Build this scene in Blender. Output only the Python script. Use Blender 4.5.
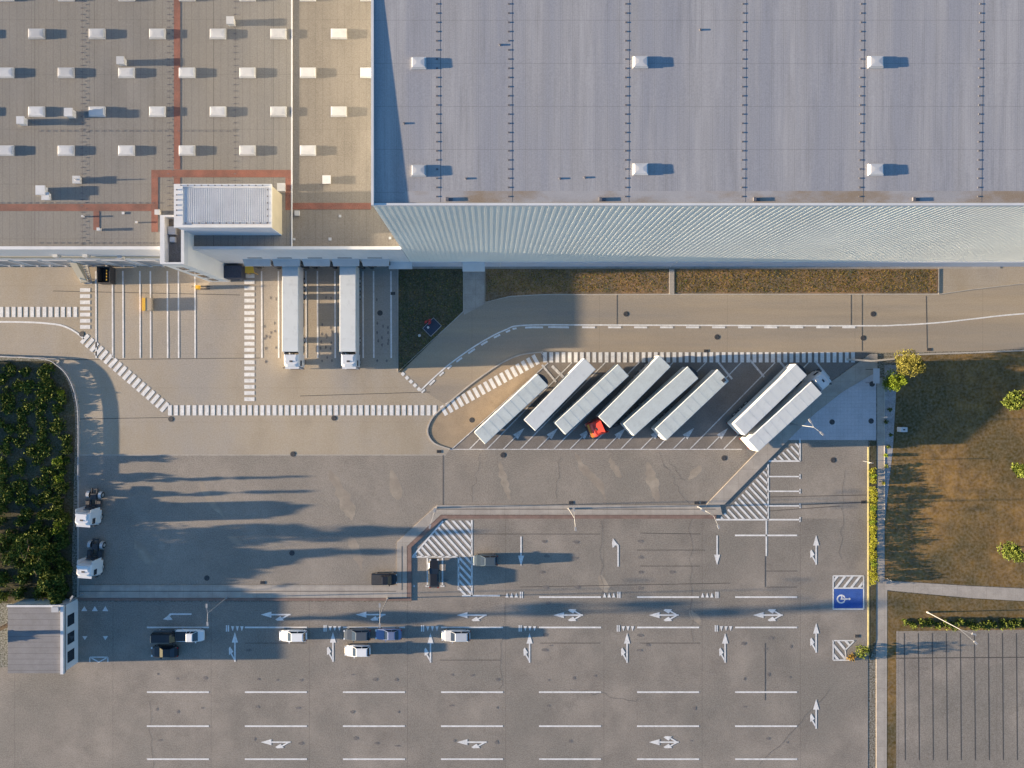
import bpy, bmesh, math, random
from mathutils import Vector, Matrix
random.seed(7)
R = math.radians
for _o in list(bpy.data.objects): bpy.data.objects.remove(_o)
SC = bpy.context.scene
COL = SC.collection

# ------------------------------------------------------------------ camera, sky, sun, exposure
ALT = 102.0          # drone height (m)
FPX = 620.0
SUN_EL, SUN_DRIFT = 6.3, 1.3      # degrees; shadows fall towards +x, drifting slightly to +y
cam_d = bpy.data.cameras.new('drone_camera'); cam = bpy.data.objects.new('drone_camera', cam_d)
COL.objects.link(cam); SC.camera = cam
cam.location = (0, 0, ALT)
cam_d.sensor_width = 36; cam_d.lens = FPX/1024*36
cam_d.shift_x = 22/1024; cam_d.shift_y = -2/1024
cam_d.clip_end = 6000; cam_d.clip_start = 0.5
w = bpy.data.worlds.new("World"); SC.world = w; w.use_nodes = True
nt = w.node_tree; bg = nt.nodes['Background']
sky = nt.nodes.new('ShaderNodeTexSky'); sky.sky_type = 'NISHITA'; sky.sun_disc = False
sky.sun_elevation = R(SUN_EL); sky.sun_rotation = R(270 - SUN_DRIFT)
sky.air_density = 1.0; sky.dust_density = 0.6; sky.ozone_density = 3.5
nt.links.new(sky.outputs[0], bg.inputs[0]); bg.inputs[1].default_value = 0.085
sd = bpy.data.lights.new('sun', 'SUN'); sun = bpy.data.objects.new('sun', sd); COL.objects.link(sun)
sd.energy = 5.0; sd.angle = R(0.5); sd.color = (1.0, 0.77, 0.52)
dvec = Vector((math.cos(R(SUN_DRIFT))*math.cos(R(SUN_EL)), math.sin(R(SUN_DRIFT))*math.cos(R(SUN_EL)), -math.sin(R(SUN_EL))))
sun.rotation_euler = dvec.to_track_quat('-Z', 'Y').to_euler()
sun.location = (-120, 0, 60)
SC.view_settings.view_transform = 'Standard'; SC.view_settings.look = 'None'
SC.view_settings.exposure = 2.25; SC.view_settings.gamma = 1.0
SC.view_settings.use_curve_mapping = False

# ------------------------------------------------------------------ helpers
def G(px, py, h=0.0):
    """survey point measured on the photograph -> metres on the site, for a feature at height h"""
    k = (ALT-h)/FPX
    return ((px-490)*k, (382-py)*k, h)
def g2(px, py, h=0.0): return G(px, py, h)[:2]

def srgb(r, g, b):
    f = lambda c: (c/255/12.92) if c/255 <= .04045 else ((c/255+.055)/1.055)**2.4
    return (f(r), f(g), f(b))

def mat(name, col, rough=.8, metal=0.0, var=.12, scale=.6, fine=.08, fscale=14, spec=.3, bump=0.0, bscale=20,
        col2=None, seams=(), island=0.0, stain=0.0, stscale=.12, coat=0.0, stretch=None):
    """procedural material: broad mottling, fine grain, thin seam lines, optional stain colour and bump"""
    m = bpy.data.materials.new(name); m.use_nodes = True; t = m.node_tree; N = t.nodes; L = t.links
    b = N['Principled BSDF']
    b.inputs['Roughness'].default_value = rough; b.inputs['Metallic'].default_value = metal
    b.inputs['Specular IOR Level'].default_value = spec
    if coat: b.inputs['Coat Weight'].default_value = coat; b.inputs['Coat Roughness'].default_value = .08
    tc = N.new('ShaderNodeTexCoord'); src = tc.outputs['Object']
    if stretch:
        mp = N.new('ShaderNodeMapping'); mp.inputs['Scale'].default_value = stretch; L.new(src, mp.inputs[0]); nsrc = mp.outputs[0]
    else: nsrc = src
    def mix(fac, a, bcol, blend='MIX'):
        x = N.new('ShaderNodeMix'); x.data_type = 'RGBA'; x.blend_type = blend
        for s, v in ((0, fac), (6, a), (7, bcol)):
            if isinstance(v, (int, float)): x.inputs[s].default_value = v
            elif isinstance(v, tuple): x.inputs[s].default_value = (*v[:3], 1)
            else: L.new(v, x.inputs[s])
        return x.outputs[2]
    def noise(sc, det=4, rgh=.55, vec=None):
        n = N.new('ShaderNodeTexNoise'); n.inputs['Scale'].default_value = sc; n.inputs['Detail'].default_value = det
        n.inputs['Roughness'].default_value = rgh; L.new(vec or nsrc, n.inputs['Vector']); return n.outputs['Fac']
    def ramp(v, a, c):
        r = N.new('ShaderNodeMapRange'); r.inputs[1].default_value = a; r.inputs[2].default_value = c; L.new(v, r.inputs[0]); return r.outputs[0]
    c1 = tuple(col); cA = tuple(x*(1-var) for x in c1); cB = tuple(min(1, x*(1+var)) for x in c1)
    c = mix(ramp(noise(scale), .32, .68), cA, cB)
    if col2: c = mix(ramp(noise(stscale, 5, .6), .42, .62), c, tuple(col2))
    if stain:
        c = mix(ramp(noise(stscale*2.3, 6, .65), .52, .75), c, mix(stain, c, tuple(x*.45 for x in c1)))
    if fine:
        c = mix(ramp(noise(fscale, 2, .6, src), .3, .7), mix(fine, c, (0, 0, 0)), mix(fine*.6, c, (1, 1, 1)))
    if island:
        gi = N.new('ShaderNodeNewGeometry')
        c = mix(gi.outputs['Random Per Island'], mix(island, c, (0.0, 0.01, 0.0)), mix(island*.35, c, (.6, .6, .12)))
    for (ax, per, wd, dark, off) in seams:
        sp = N.new('ShaderNodeSeparateXYZ'); L.new(src, sp.inputs[0])
        a = N.new('ShaderNodeMath'); a.operation = 'ADD'; a.inputs[1].default_value = off+1000*per; L.new(sp.outputs[ax], a.inputs[0])
        d = N.new('ShaderNodeMath'); d.operation = 'MODULO'; d.inputs[1].default_value = per; L.new(a.outputs[0], d.inputs[0])
        q = N.new('ShaderNodeMath'); q.operation = 'LESS_THAN'; q.inputs[1].default_value = wd; L.new(d.outputs[0], q.inputs[0])
        s = N.new('ShaderNodeMath'); s.operation = 'MULTIPLY'; s.inputs[1].default_value = abs(dark); L.new(q.outputs[0], s.inputs[0])
        c = mix(s.outputs[0], c, tuple(x*.25 for x in c1) if dark > 0 else tuple(min(1, x*1.7) for x in c1))
    L.new(c, b.inputs['Base Color'])
    if bump:
        bn = N.new('ShaderNodeBump'); bn.inputs['Strength'].default_value = bump; bn.inputs['Distance'].default_value = .03
        L.new(noise(bscale, 3, .6, src), bn.inputs['Height']); L.new(bn.outputs[0], b.inputs['Normal'])
    return m

class MB:
    def __init__(s): s.v = []; s.f = []; s.mi = []; s.m = 0
    def add(s, vs, fs, M=None):
        o = len(s.v)
        for p in vs: s.v.append(tuple(M @ Vector(p)) if M else tuple(p))
        for f in fs: s.f.append(tuple(i+o for i in f)); s.mi.append(s.m)
    def box(s, c, d, rz=0, M=None, top=1.0):
        x, y, z = c; a, b, h = d[0]/2, d[1]/2, d[2]/2; vs = []
        cr, sr = math.cos(rz), math.sin(rz)
        for zz, k in ((-h, 1), (h, top)):
            for (u, v) in ((-a, -b), (a, -b), (a, b), (-a, b)):
                u *= k; v *= k; vs.append((x+u*cr-v*sr, y+u*sr+v*cr, z+zz))
        s.add(vs, [(3, 2, 1, 0), (4, 5, 6, 7), (0, 1, 5, 4), (1, 2, 6, 5), (2, 3, 7, 6), (3, 0, 4, 7)], M)
    def bbox(s, x0, x1, y0, y1, z0, z1, M=None): s.box(((x0+x1)/2, (y0+y1)/2, (z0+z1)/2), (x1-x0, y1-y0, z1-z0), 0, M)
    def tube(s, p, q, r, r2=None, n=8):
        p = Vector(p); q = Vector(q); r2 = r if r2 is None else r2
        d = (q-p).normalized(); u = d.orthogonal().normalized(); v = d.cross(u); vs = []
        for (c, rr) in ((p, r), (q, r2)):
            for i in range(n):
                a = 2*math.pi*i/n; vs.append(tuple(c+(u*math.cos(a)+v*math.sin(a))*rr))
        s.add(vs, [(i, (i+1) % n, n+(i+1) % n, n+i) for i in range(n)]+[tuple(range(n-1, -1, -1)), tuple(range(n, 2*n))])
    def rings(s, rs, cap=True, M=None):
        n = len(rs[0]); vs = [p for r in rs for p in r]; fs = []
        for k in range(len(rs)-1):
            for i in range(n): fs.append((k*n+i, k*n+(i+1) % n, (k+1)*n+(i+1) % n, (k+1)*n+i))
        if cap: fs += [tuple(range(n-1, -1, -1)), tuple(range((len(rs)-1)*n, len(rs)*n))]
        s.add(vs, fs, M)
    def prism(s, pts, z0, z1):
        n = len(pts)
        a = sum(pts[i][0]*pts[(i+1) % n][1]-pts[(i+1) % n][0]*pts[i][1] for i in range(n))
        if a < 0: pts = pts[::-1]
        s.rings([[(x, y, z0) for x, y in pts], [(x, y, z1) for x, y in pts]])
    def flat(s, pts, z):
        n = len(pts)
        a = sum(pts[i][0]*pts[(i+1) % n][1]-pts[(i+1) % n][0]*pts[i][1] for i in range(n))
        if a < 0: pts = pts[::-1]
        s.add([(x, y, z) for x, y in pts], [tuple(range(n))])
    def build(s, name, m=None, parent=None, smooth=False, tri=False):
        me = bpy.data.meshes.new(name); me.from_pydata(s.v, [], s.f)
        ms = m if isinstance(m, (list, tuple)) else [m]
        for x in ms: me.materials.append(x)
        me.polygons.foreach_set('material_index', s.mi)
        if smooth: me.polygons.foreach_set('use_smooth', [True]*len(s.f))
        if tri:
            b = bmesh.new(); b.from_mesh(me); bmesh.ops.triangulate(b, faces=[f for f in b.faces if len(f.verts) > 4]); b.to_mesh(me); b.free()
        me.update()
        o = bpy.data.objects.new(name, me); COL.objects.link(o)
        if parent: o.parent = parent
        return o
def tag(o, label=None, cat=None, group=None, kind=None):
    if label: o['label'] = label
    if cat: o['category'] = cat
    if group: o['group'] = group
    if kind: o['kind'] = kind
    return o
def empty(name, loc, rz=0, label=None, cat=None, group=None):
    o = bpy.data.objects.new(name, None); o.empty_display_size = .3; COL.objects.link(o)
    o.location = loc; o.rotation_euler = (0, 0, rz); return tag(o, label, cat, group)
def copy_tree(o, parent=None):
    c = o.copy(); COL.objects.link(c); c.parent = parent
    for ch in list(o.children): copy_tree(ch, c)
    return c
def struct(name, mb, m, tri=True): return tag(mb.build(name, m, None, tri=tri), kind='structure')
def smoothline(pts, n=6):
    out = []
    for i in range(len(pts)-1):
        p0 = pts[max(i-1, 0)]; p1 = pts[i]; p2 = pts[i+1]; p3 = pts[min(i+2, len(pts)-1)]
        for k in range(n):
            t = k/n
            out.append(tuple(.5*(2*p1[j]+(p2[j]-p0[j])*t+(2*p0[j]-5*p1[j]+4*p2[j]-p3[j])*t*t+(-p0[j]+3*p1[j]-3*p2[j]+p3[j])*t**3) for j in (0, 1)))
    return out+[tuple(pts[-1])]
def offset(pts, d):
    out = []
    for i, p in enumerate(pts):
        a = Vector(pts[max(i-1, 0)]); b = Vector(pts[min(i+1, len(pts)-1)]); t = (b-a).normalized(); out.append((p[0]-t.y*d, p[1]+t.x*d))
    return out
def strip(mb, pts, wdt, z0, z1=None):
    """ribbon along a line; with z1 a solid kerb"""
    a = offset(pts, wdt/2); b = offset(pts, -wdt/2)
    if z1 is None:
        for i in range(len(pts)-1): mb.add([(*b[i], z0), (*b[i+1], z0), (*a[i+1], z0), (*a[i], z0)], [(0, 1, 2, 3)])
    else:
        mb.rings([[(*b[i], z0), (*b[i], z1), (*a[i], z1), (*a[i], z0)] for i in range(len(pts))])
def W(*pp): return [g2(*p) for p in pp]

# ------------------------------------------------------------------ materials
M = {}
M['concrete'] = mat('yard_concrete', (.375, .313, .225), .85, var=.16, scale=.10, fine=.10, fscale=5, col2=(.30, .275, .24), stscale=.05, stain=.35,
                    seams=((1, 5.6, .05, .28, 1.0),), bump=.15, stretch=(1, .6, 1))
M['road'] = mat('road_concrete', (.35, .285, .20), .85, var=.10, scale=.25, fine=.08, fscale=6, col2=(.26, .23, .19), stscale=.08, stain=.3, stretch=(.12, 1.6, 1), seams=((0, 21, .07, .25, 3),))
M['asphalt'] = mat('yard_asphalt', (.258, .224, .182), .9, var=.2, scale=.14, fine=.16, fscale=6, col2=(.20, .178, .145), stscale=.06, stain=.5, bump=.2)
M['park'] = mat('car_park_asphalt', (.242, .210, .172), .9, var=.19, scale=.2, fine=.15, fscale=6, col2=(.19, .170, .140), stscale=.07, stain=.5, seams=((0, 16.15, .07, .4, 13.6),), bump=.2)
M['bay'] = mat('shaded_bay_pavers', (.17, .15, .13), .9, var=.15, scale=.3, fine=.12, fscale=9, stain=.3)  # base colour darkened to hold the shade between the parked trailers
M['island'] = mat('island_pavers', (.31, .235, .15), .9, var=.12, scale=.4, fine=.12, fscale=9, stain=.3)
M['paver'] = mat('grey_pavers', (.50, .48, .50), .85, var=.08, scale=.4, fine=.16, fscale=9, stain=.2, seams=((0, .6, .05, .2, 0), (1, .6, .05, .2, 0)))
M['path'] = mat('path_concrete', (.36, .325, .28), .85, var=.12, scale=.6, fine=.1, fscale=8, stain=.4, seams=((0, 2.4, .06, .25, 0), (1, 2.4, .06, .25, 0)))
M['kerb'] = mat('kerb_stone', (.42, .39, .34), .8, var=.14, scale=1.2, fine=.1)
M['redkerb'] = mat('red_pavers', (.19, .12, .095), .85, var=.2, scale=1, fine=.12)
M['yellow'] = mat('yellow_paint', (.42, .38, .17), .7, var=.15, scale=1.5)
M['white'] = mat('road_paint', (.72, .72, .70), .75, var=.12, scale=1.1, fine=.15, fscale=8, stain=.5, stscale=.9)
M['worn'] = mat('worn_road_paint', (.58, .58, .57), .8, var=.25, scale=1.6, fine=.25, fscale=9, stain=.6, stscale=1.2)
M['bluep'] = mat('blue_bay_paint', (.02, .085, .34), .7, var=.12, scale=1)
M['tar'] = mat('tar_joint', (.06, .055, .05), .9, var=.25, scale=2)
M['mark_and_shade'] = mat('worn_patch_and_tower_shade', (.125, .11, .097), .9, var=.25, scale=1.3, fine=.2)  # oil stains; also painted shade on the stair tower roof
M['lawn'] = mat('dry_lawn', (.235, .135, .036), .95, var=.38, scale=.6, fine=.12, fscale=2.2, col2=(.085, .066, .02), stscale=.05, stain=.45, spec=.03)
M['soil'] = mat('planting_bed', (.068, .056, .026), .95, var=.35, scale=.8, fine=.1, fscale=4, col2=(.045, .05, .02), stscale=.3, spec=.02)
M['drysoil'] = mat('dry_bed_soil', (.22, .12, .042), .95, var=.35, scale=.5, fine=.15, fscale=4, col2=(.08, .06, .025), stscale=.12)
M['roofdirt'] = mat('roof_edge_dirt', (.325, .32, .325), .8, var=.1, scale=.5, fine=.1, col2=(.25, .19, .13), stscale=.28, stretch=(.5, 1, 1))
M['scuff'] = mat('pale_scuffs', (.31, .265, .205), .9, var=.2, scale=.5, fine=.12, col2=(.25, .21, .165), stscale=.4)
M['field'] = mat('open_field', (.07, .072, .028), .95, var=.35, scale=.08, fine=.4, fscale=4, col2=(.10, .075, .03), stscale=.02)
M['gravel'] = mat('gravel', (.30, .29, .29), .95, var=.2, scale=1, fine=.25, fscale=9)
M['wall'] = mat('white_cladding', (.60, .61, .63), .6, var=.05, scale=.3, fine=.03, seams=((0, 1.1, .03, .2, 0),), stain=.08)
M['tower_wall'] = mat('white_render', (.70, .69, .66), .7, var=.05, scale=.3, fine=.04, stain=.06)
M['clad'] = mat('ribbed_cladding', (.66, .69, .665), .65, var=.05, scale=.12, fine=.0, seams=((0, 6.0, .04, .12, 0),), stain=.05)
M['plinth'] = mat('plinth_panel', (.50, .53, .60), .6, var=.04, scale=.3, fine=.03)
M['coping'] = mat('white_coping', (.58, .59, .60), .5, var=.06, scale=.6, fine=.04)
M['lowroof'] = mat('low_roof_membrane', (.168, .163, .153), .8, var=.12, scale=.3, fine=.09, fscale=7, stain=.25, col2=(.19, .178, .155), stscale=.06,
                   seams=((0, 1.05, .07, .30, 0), (1, 7.9, .08, .22, 3.1), (0, 8.6, .12, .35, 5.5)), stretch=(1, .3, 1))
M['roofb'] = mat('low_roof_brown_membrane', (.168, .152, .130), .8, var=.12, scale=.3, fine=.09, fscale=7, stain=.25,
                 seams=((0, 1.05, .06, .25, 0), (1, 7.9, .07, .2, 3.1)), stretch=(1, .3, 1))
M['highroof'] = mat('high_roof_membrane', (.325, .32, .325), .75, var=.13, scale=.5, fine=.08, fscale=7, stain=.45, stscale=.22, col2=(.27, .275, .30),
                    seams=((0, 1.26, .06, .2, 0), (1, 4.6, .07, .25, 2.6), (0, .42, .05, .10, .2)), stretch=(1.6, .12, 1))
M['rust'] = mat('red_roof_walkway', (.18, .055, .032), .85, var=.3, scale=.5, fine=.15, stain=.5, stscale=.3)
M['clip'] = mat('dark_roof_anchor', (.10, .10, .115), .6, var=.1)
M['domew'] = mat('skylight_dome', (.47, .48, .49), .45, var=.22, scale=.12, fine=.05, stain=.25, stscale=.6)
M['metal'] = mat('galvanised_steel', (.50, .52, .53), .45, .6, var=.1, scale=3)
M['dark'] = mat('dark_metal', (.035, .037, .042), .6, .2, var=.2, scale=3)
M['doorg'] = mat('dock_door_panel', (.30, .32, .35), .6, .2, var=.06, seams=((2, .5, .03, .4, 0),))
M['rubber'] = mat('tyre_rubber', (.02, .02, .022), .85, var=.2, scale=5)
M['shelter'] = mat('dock_shelter_rubber', (.045, .047, .052), .85, var=.15, scale=2)
M['canopy'] = mat('grey_canopy', (.44, .45, .47), .6, var=.06)
M['glass'] = mat('dark_glass', (.02, .028, .04), .08, 0, var=.05, spec=.7, fine=0)
M['tarp'] = mat('trailer_roof_tarp', (.50, .555, .555), .55, var=.07, scale=.5, fine=.06, fscale=5, stain=.3, stscale=.4)
M['tarpw'] = mat('trailer_white_tarp', (.56, .60, .615), .5, var=.03, scale=.5, fine=.03, stain=.3, stscale=.5)
M['side'] = mat('trailer_side_curtain', (.62, .62, .60), .6, var=.05, scale=.5, fine=.04, stain=.15, seams=((0, 1.7, .03, .25, 0),))
M['cabw'] = mat('white_cab_paint', (.62, .64, .66), .35, var=.03, scale=1, fine=.02, coat=.4)
M['cabr'] = mat('red_cab_paint', (.55, .045, .025), .35, var=.08, scale=1, fine=.03, coat=.4)
M['amber'] = mat('amber_trim', (.75, .30, .03), .4, var=.1)
M['lampglass'] = mat('lamp_lens', (.75, .76, .74), .2, var=.02, fine=0)
M['tail'] = mat('red_lens', (.35, .01, .01), .25, var=.05, fine=0)
M['pole'] = mat('white_lamp_post', (.30, .31, .32), .5, .1, var=.05)
M['bark'] = mat('bark', (.09, .065, .045), .9, var=.25, scale=4)
M['cream'] = mat('cream_panel', (.42, .385, .30), .7, var=.06)
M['rail'] = mat('galvanised_rail', (.42, .43, .44), .5, .5, var=.1, scale=1.5)
M['yobj'] = mat('yellow_machine_paint', (.68, .40, .02), .5, var=.1)
M['navy'] = mat('navy_panel', (.018, .03, .06), .5, var=.1)
M['redm'] = mat('red_valve_paint', (.45, .03, .025), .45, var=.1)
def leafmat(n, c, isl=.5): return mat(n, c, .75, var=.3, scale=.9, fine=0, island=isl, spec=.03)
M['lf_dark'] = leafmat('dark_leaves', (.035, .068, .018)); M['lf_mid'] = leafmat('green_leaves', (.05, .085, .02))
M['lf_lime'] = leafmat('lime_leaves', (.12, .18, .018), .35); M['lf_yel'] = leafmat('yellow_green_leaves', (.20, .21, .022), .4)
M['lf_autumn'] = leafmat('autumn_leaves', (.14, .125, .035), .5); M['lf_brown'] = leafmat('dry_stems', (.25, .125, .036), .6)

# ------------------------------------------------------------------ ground, yard, roads
b = MB(); b.flat([(-1800, -1800), (1800, -1800), (1800, 1800), (-1800, 1800)], 0); struct('ground', b, M['field'])
isl_curve = smoothline([(543, 352), (520, 355), (500, 364), (482, 376), (466, 388), (446, 405), (433, 417), (427.5, 431), (434, 443), (450, 449)], 5)
left_curve = smoothline([(78, 480), (79, 420), (76, 396), (69, 377), (58, 365), (42, 358), (-120, 354)], 5)
b = MB(); b.flat(W((-400, 262), (1400, 262), (1400, 342), (1100, 345), (1010, 349.5), (972, 351), (870, 353), (866, 352), *isl_curve, (446, 454.5), (78, 454.5), *left_curve[6:], (-400, 354)), .020)
struct('truck_yard', b, M['concrete'])
b = MB(); b.flat(W((465, 296), (545, 294.5), (938, 294.5), (972, 289.5), (1020, 284), (1100, 280), (1400, 276), (1400, 342), (1100, 345), (1010, 349.5), (972, 351), (870, 353), (543, 352), (520, 355), (500, 364), (482, 376), (466, 388), (446, 405), (398, 374), (463, 312)), .025)
struct('road', b, M['road'])
b = MB(); b.flat(W((78, 454.5), (446, 454.5), (450, 449), (776, 449), (790, 436), (868, 436), (868, 519), (720, 519), (437, 512), (397, 542), (397, 598), (78, 598)), .022)
struct('asphalt_yard', b, M['asphalt'])
b = MB(); b.flat(W((543, 352), (870, 352.5), (829, 383), (765, 443), (759, 449), (450, 449), *isl_curve[::-1][1:]), .028)
struct('truck_bays', b, M['bay'])
b = MB(); b.flat(W((541, 357), (548, 364), (454, 448), (450, 448.5), *[(x+2, y) for x, y in isl_curve[::-1][2:-1]]), .033)
struct('paved_island', b, M['island'])
b = MB(); b.flat(W((411, 518.5), (868, 518.5), (868, 1000), (-300, 1000), (-300, 700), (53, 662), (53, 601.5), (411, 601.5)), .024)
struct('car_park', b, M['park'])
b = MB(); b.flat(W((866, 376), (842, 392), (814, 414), (788, 440), (868, 440), (876, 440), (876, 362)), .031)
struct('paved_plaza', b, M['paver'])
# raised walkways
b = MB()
b.prism(W((437, 505), (720, 505), (722, 514.5), (441, 514.5), (407, 546), (407, 585), (407, 597.5), (80, 597.5), (80, 585), (397, 585), (397, 542)), 0, .12)
b.prism(W((870, 354), (829, 383), (765, 443), (706, 504.5), (724, 504.5), (778, 450), (814, 414), (842, 392), (868, 376.5), (877, 372), (877, 354)), 0, .125)
struct('pavement', b, M['path'])
b = MB()
b.prism(W((441, 515), (716, 515), (716, 518.5), (443, 518.5), (411.5, 547), (411.5, 600.5), (78, 600.5), (78, 598), (407.5, 598), (407.5, 546)), 0, .135)
struct('red_brick_edging', b, M['redkerb'])
b = MB()
b.prism(W((877, 378), (884, 378), (884.5, 580), (877, 580)), 0, .06)
b.prism(W((876, 580.5), (884, 580.5), (972, 586), (1400, 606), (1400, 622), (972, 598), (887, 590), (886, 1000), (876, 1000)), 0, .062)
b.prism(W((463.8, 265), (484.5, 265), (484.5, 304), (463.8, 315)), 0, .06)
b.prism(W((-400, 265), (463.5, 265), (463.5, 268.8), (-400, 268.8)), 0, .07) if False else None
b.prism(W((397, 263), (463.5, 263), (463.5, 268.6), (397, 268.6)), 0, .07)
b.prism(W((485, 263), (1000, 263), (1000, 268.6), (485, 268.6)), 0, .07)
b.prism(W((669, 269), (674, 269), (674, 294), (669, 294)), 0, .16)
struct('footpath', b, M['path'])
# planted ground
b = MB()
b.prism(W((398.5, 269), (463, 269), (463, 311), (401, 372), (398.5, 371)), 0, .09)
b.prism(W((869.5, 441), (876, 441), (876, 640), (869.5, 660)), 0, .09)
struct('planting_bed', b, M['soil'])
b = MB(); b.prism(W((485.5, 269), (668.5, 269), (668.5, 293.5), (545, 294), (510, 296), (485.5, 302)), 0, .10)
b.prism(W((674.5, 269), (938, 269), (937, 293.5), (674.5, 293.5)), 0, .10); struct('dry_planting_bed', b, M['drysoil'])
b = MB()
b.prism(W((898, 356), (972, 354), (1010, 352), (1100, 348), (1400, 345), (1400, 605), (972, 585.5), (884.8, 580), (885, 520), (893, 450)), 0, .05)
b.prism(W((887, 591), (972, 598.5), (1400, 622.5), (1400, 1000), (887, 1000)), 0, .05)
struct('lawn', b, M['lawn'])
b = MB(); b.prism(W((884.5, 365), (897.5, 365), (892.5, 450), (884.8, 519)), 0, .055); struct('gravel_strip', b, M['gravel'])
b = MB(); b.flat(W((896, 631), (1400, 625), (1400, 1000), (896, 1000)), .058); struct('side_car_park', b, M['park'])
b = MB(); b.prism(W((-400, 358), (40, 361), *[(x-4, y) for x, y in left_curve[::-1][8:]], (74, 480), (72, 560), (73, 603), (-400, 603)), 0, .05)
struct('tree_belt_ground', b, M['soil'])
# kerbs
b = MB()
for path, wd in ((left_curve[:-1], .25), (isl_curve, .22), ([(446, 455), (78, 455)], .12), ([(398, 269), (398, 372), (463.6, 311.5), (463.6, 268)], .14),
                 ([(485, 302), (510, 296.4), (545, 294.6), (938.4, 294.2), (938.4, 268.8)], .14), ([(898, 355), (972, 352.5), (1010, 351), (1100, 347), (1400, 344)], .2),
                 ([(938, 294.4), (972, 289.5), (1020, 284), (1100, 280), (1400, 276)], .12), ([(884.3, 378), (884.4, 520)], .12), ([(78.5, 480), (78, 597)], .25)):
    strip(b, [g2(*p) for p in path], wd, 0, .10 if path[0] != (446, 455) else .034)
struct('kerb', b, M['kerb'])
b = MB(); strip(b, W((868.3, 447), (868.3, 655)), .2, 0, .11); struct('yellow_kerb', b, M['yellow'])
# thin tar joints and dark wear in the asphalt
b = MB()
for p in (((443, 455), (443, 505)), ((78, 419), (168, 417.5)), ((53, 402), (80, 402)), ((53, 291), (240, 295)), ((53, 360), (260, 358)), ((300, 396), (430, 392)),
          ((471, 534), (600, 534)), ((640, 533), (700, 534)), ((637, 550), (705, 550)), ((640, 566), (700, 566)), ((520, 587), (730, 583)), ((765, 556), (765, 587)), ((766, 571), (797, 571)), ((766, 587), (797, 587)),
          ((765, 643), (765, 700)), ((640, 643), (700, 643)), ((540, 643), (600, 643)), ((768, 497), (866, 495)), ((800, 505), (866, 502)), ((768, 511), (840, 506)),
          ((437, 509), (715, 509)), ((80, 591), (396, 591)), ((402, 546), (402, 590)), ((245, 643), (307, 643)), ((440, 660), (500, 660)), ((851, 294), (851, 327)), ((862, 294), (862, 351)), ((926, 296), (927, 349)), ((617, 295), (617, 326))):
    strip(b, W(*p), .10, .13 if p[0] in ((437, 509), (80, 591), (402, 546)) else .037)
struct('tar_joints', b, M['tar'])
b = MB()
def blotch(cx, cy, rx, ry, z=.0385):
    c = g2(cx, cy); n = 12
    b.flat([(c[0]+rx*math.cos(2*math.pi*i/n)*random.uniform(.6, 1.2), c[1]+ry*math.sin(2*math.pi*i/n)*random.uniform(.6, 1.2)) for i in range(n)], z)
for x, y in ((545, 541), (641, 541), (546, 556), (641, 557), (543, 572), (642, 572), (545, 587), (577, 587), (641, 588), (545, 635), (640, 635), (545, 650), (673, 572), (771, 638), (445, 580), (452, 634), (250, 650), (640, 650), (575, 542), (576, 558), (548, 603)):
    blotch(x+random.uniform(-1, 1), y, .55, .28)
for bx in (270.5, 326.5, 382.5):
    for y in (300, 325, 334, 340, 346, 360):
        for dx in (-5, 0, 5):
            if random.random() < .75: blotch(bx+dx+random.uniform(-1, 1), y+random.uniform(-3, 3), .16, .3)
rnd2 = random.Random(21)
for x0 in range(150, 800, 98):
    for yy in (645, 676, 709, 742):
        for k in range(3):
            if rnd2.random() < .6: blotch(x0+8+k*22+rnd2.uniform(-3, 3), yy+rnd2.uniform(-4, 4), rnd2.uniform(.15, .5), rnd2.uniform(.12, .35))
struct('oil_stains', b, M['mark_and_shade'])

b = MB()
rs_ = random.Random(4)
def scuff(pts, w0, z=.0245):
    pts = smoothline(pts, 6); L1 = []; L2 = []
    for i, p in enumerate(pts):
        k = w0*math.sin(math.pi*min(1, (i+.6)/len(pts)))*rs_.uniform(.55, 1.2); q = g2(*p); L1.append((q[0]-k, q[1]+rs_.uniform(-.15, .15))); L2.append((q[0]+k, q[1]+rs_.uniform(-.15, .15)))
    for i in range(len(pts)-1): b.add([(*L1[i], z), (*L1[i+1], z), (*L2[i+1], z), (*L2[i], z)], [(0, 1, 2, 3)])
scuff([(575, 452), (585, 470), (598, 483), (606, 500)], .9); scuff([(648, 462), (652, 480), (658, 502)], 1.1); scuff([(610, 458), (616, 470), (620, 478)], .8)
scuff([(200, 480), (210, 500), (226, 520)], .7); scuff([(350, 535), (356, 552), (362, 570)], .9); scuff([(135, 540), (146, 556), (150, 566)], 1.2); scuff([(230, 536), (240, 545)], .9); scuff([(330, 470), (345, 500), (352, 520)], 1.3)
scuff([(500, 462), (504, 480), (510, 500)], .7); scuff([(392, 470), (398, 500)], 1.2); scuff([(700, 465), (690, 480)], .8)
scuff([(900-210, 610), (700, 625)], .7, .0265); scuff([(600, 575), (606, 592)], .9, .0265)
struct('pale_wear_marks', b, M['scuff'])
b = MB()
def crack(p, q, n=12, a=2.2):
    pts = [(p[0]+(q[0]-p[0])*i/n+rs_.uniform(-a, a), p[1]+(q[1]-p[1])*i/n+rs_.uniform(-a, a)) for i in range(n+1)]; strip(b, W(*pts), .035, .0395)
for p, q in (((658, 452), (688, 503)), ((668, 460), (684, 482)), ((480, 456), (470, 503)), ((600, 520), (602, 596)), ((560, 456), (556, 503)), ((690, 520), (693, 640)), ((505, 600), (500, 690)), ((845, 470), (840, 560)), ((570, 690), (640, 700)), ((150, 700), (152, 768)), ((830, 690), (760, 765))):
    crack(p, q)
struct('asphalt_cracks', b, M['tar'])

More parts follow.
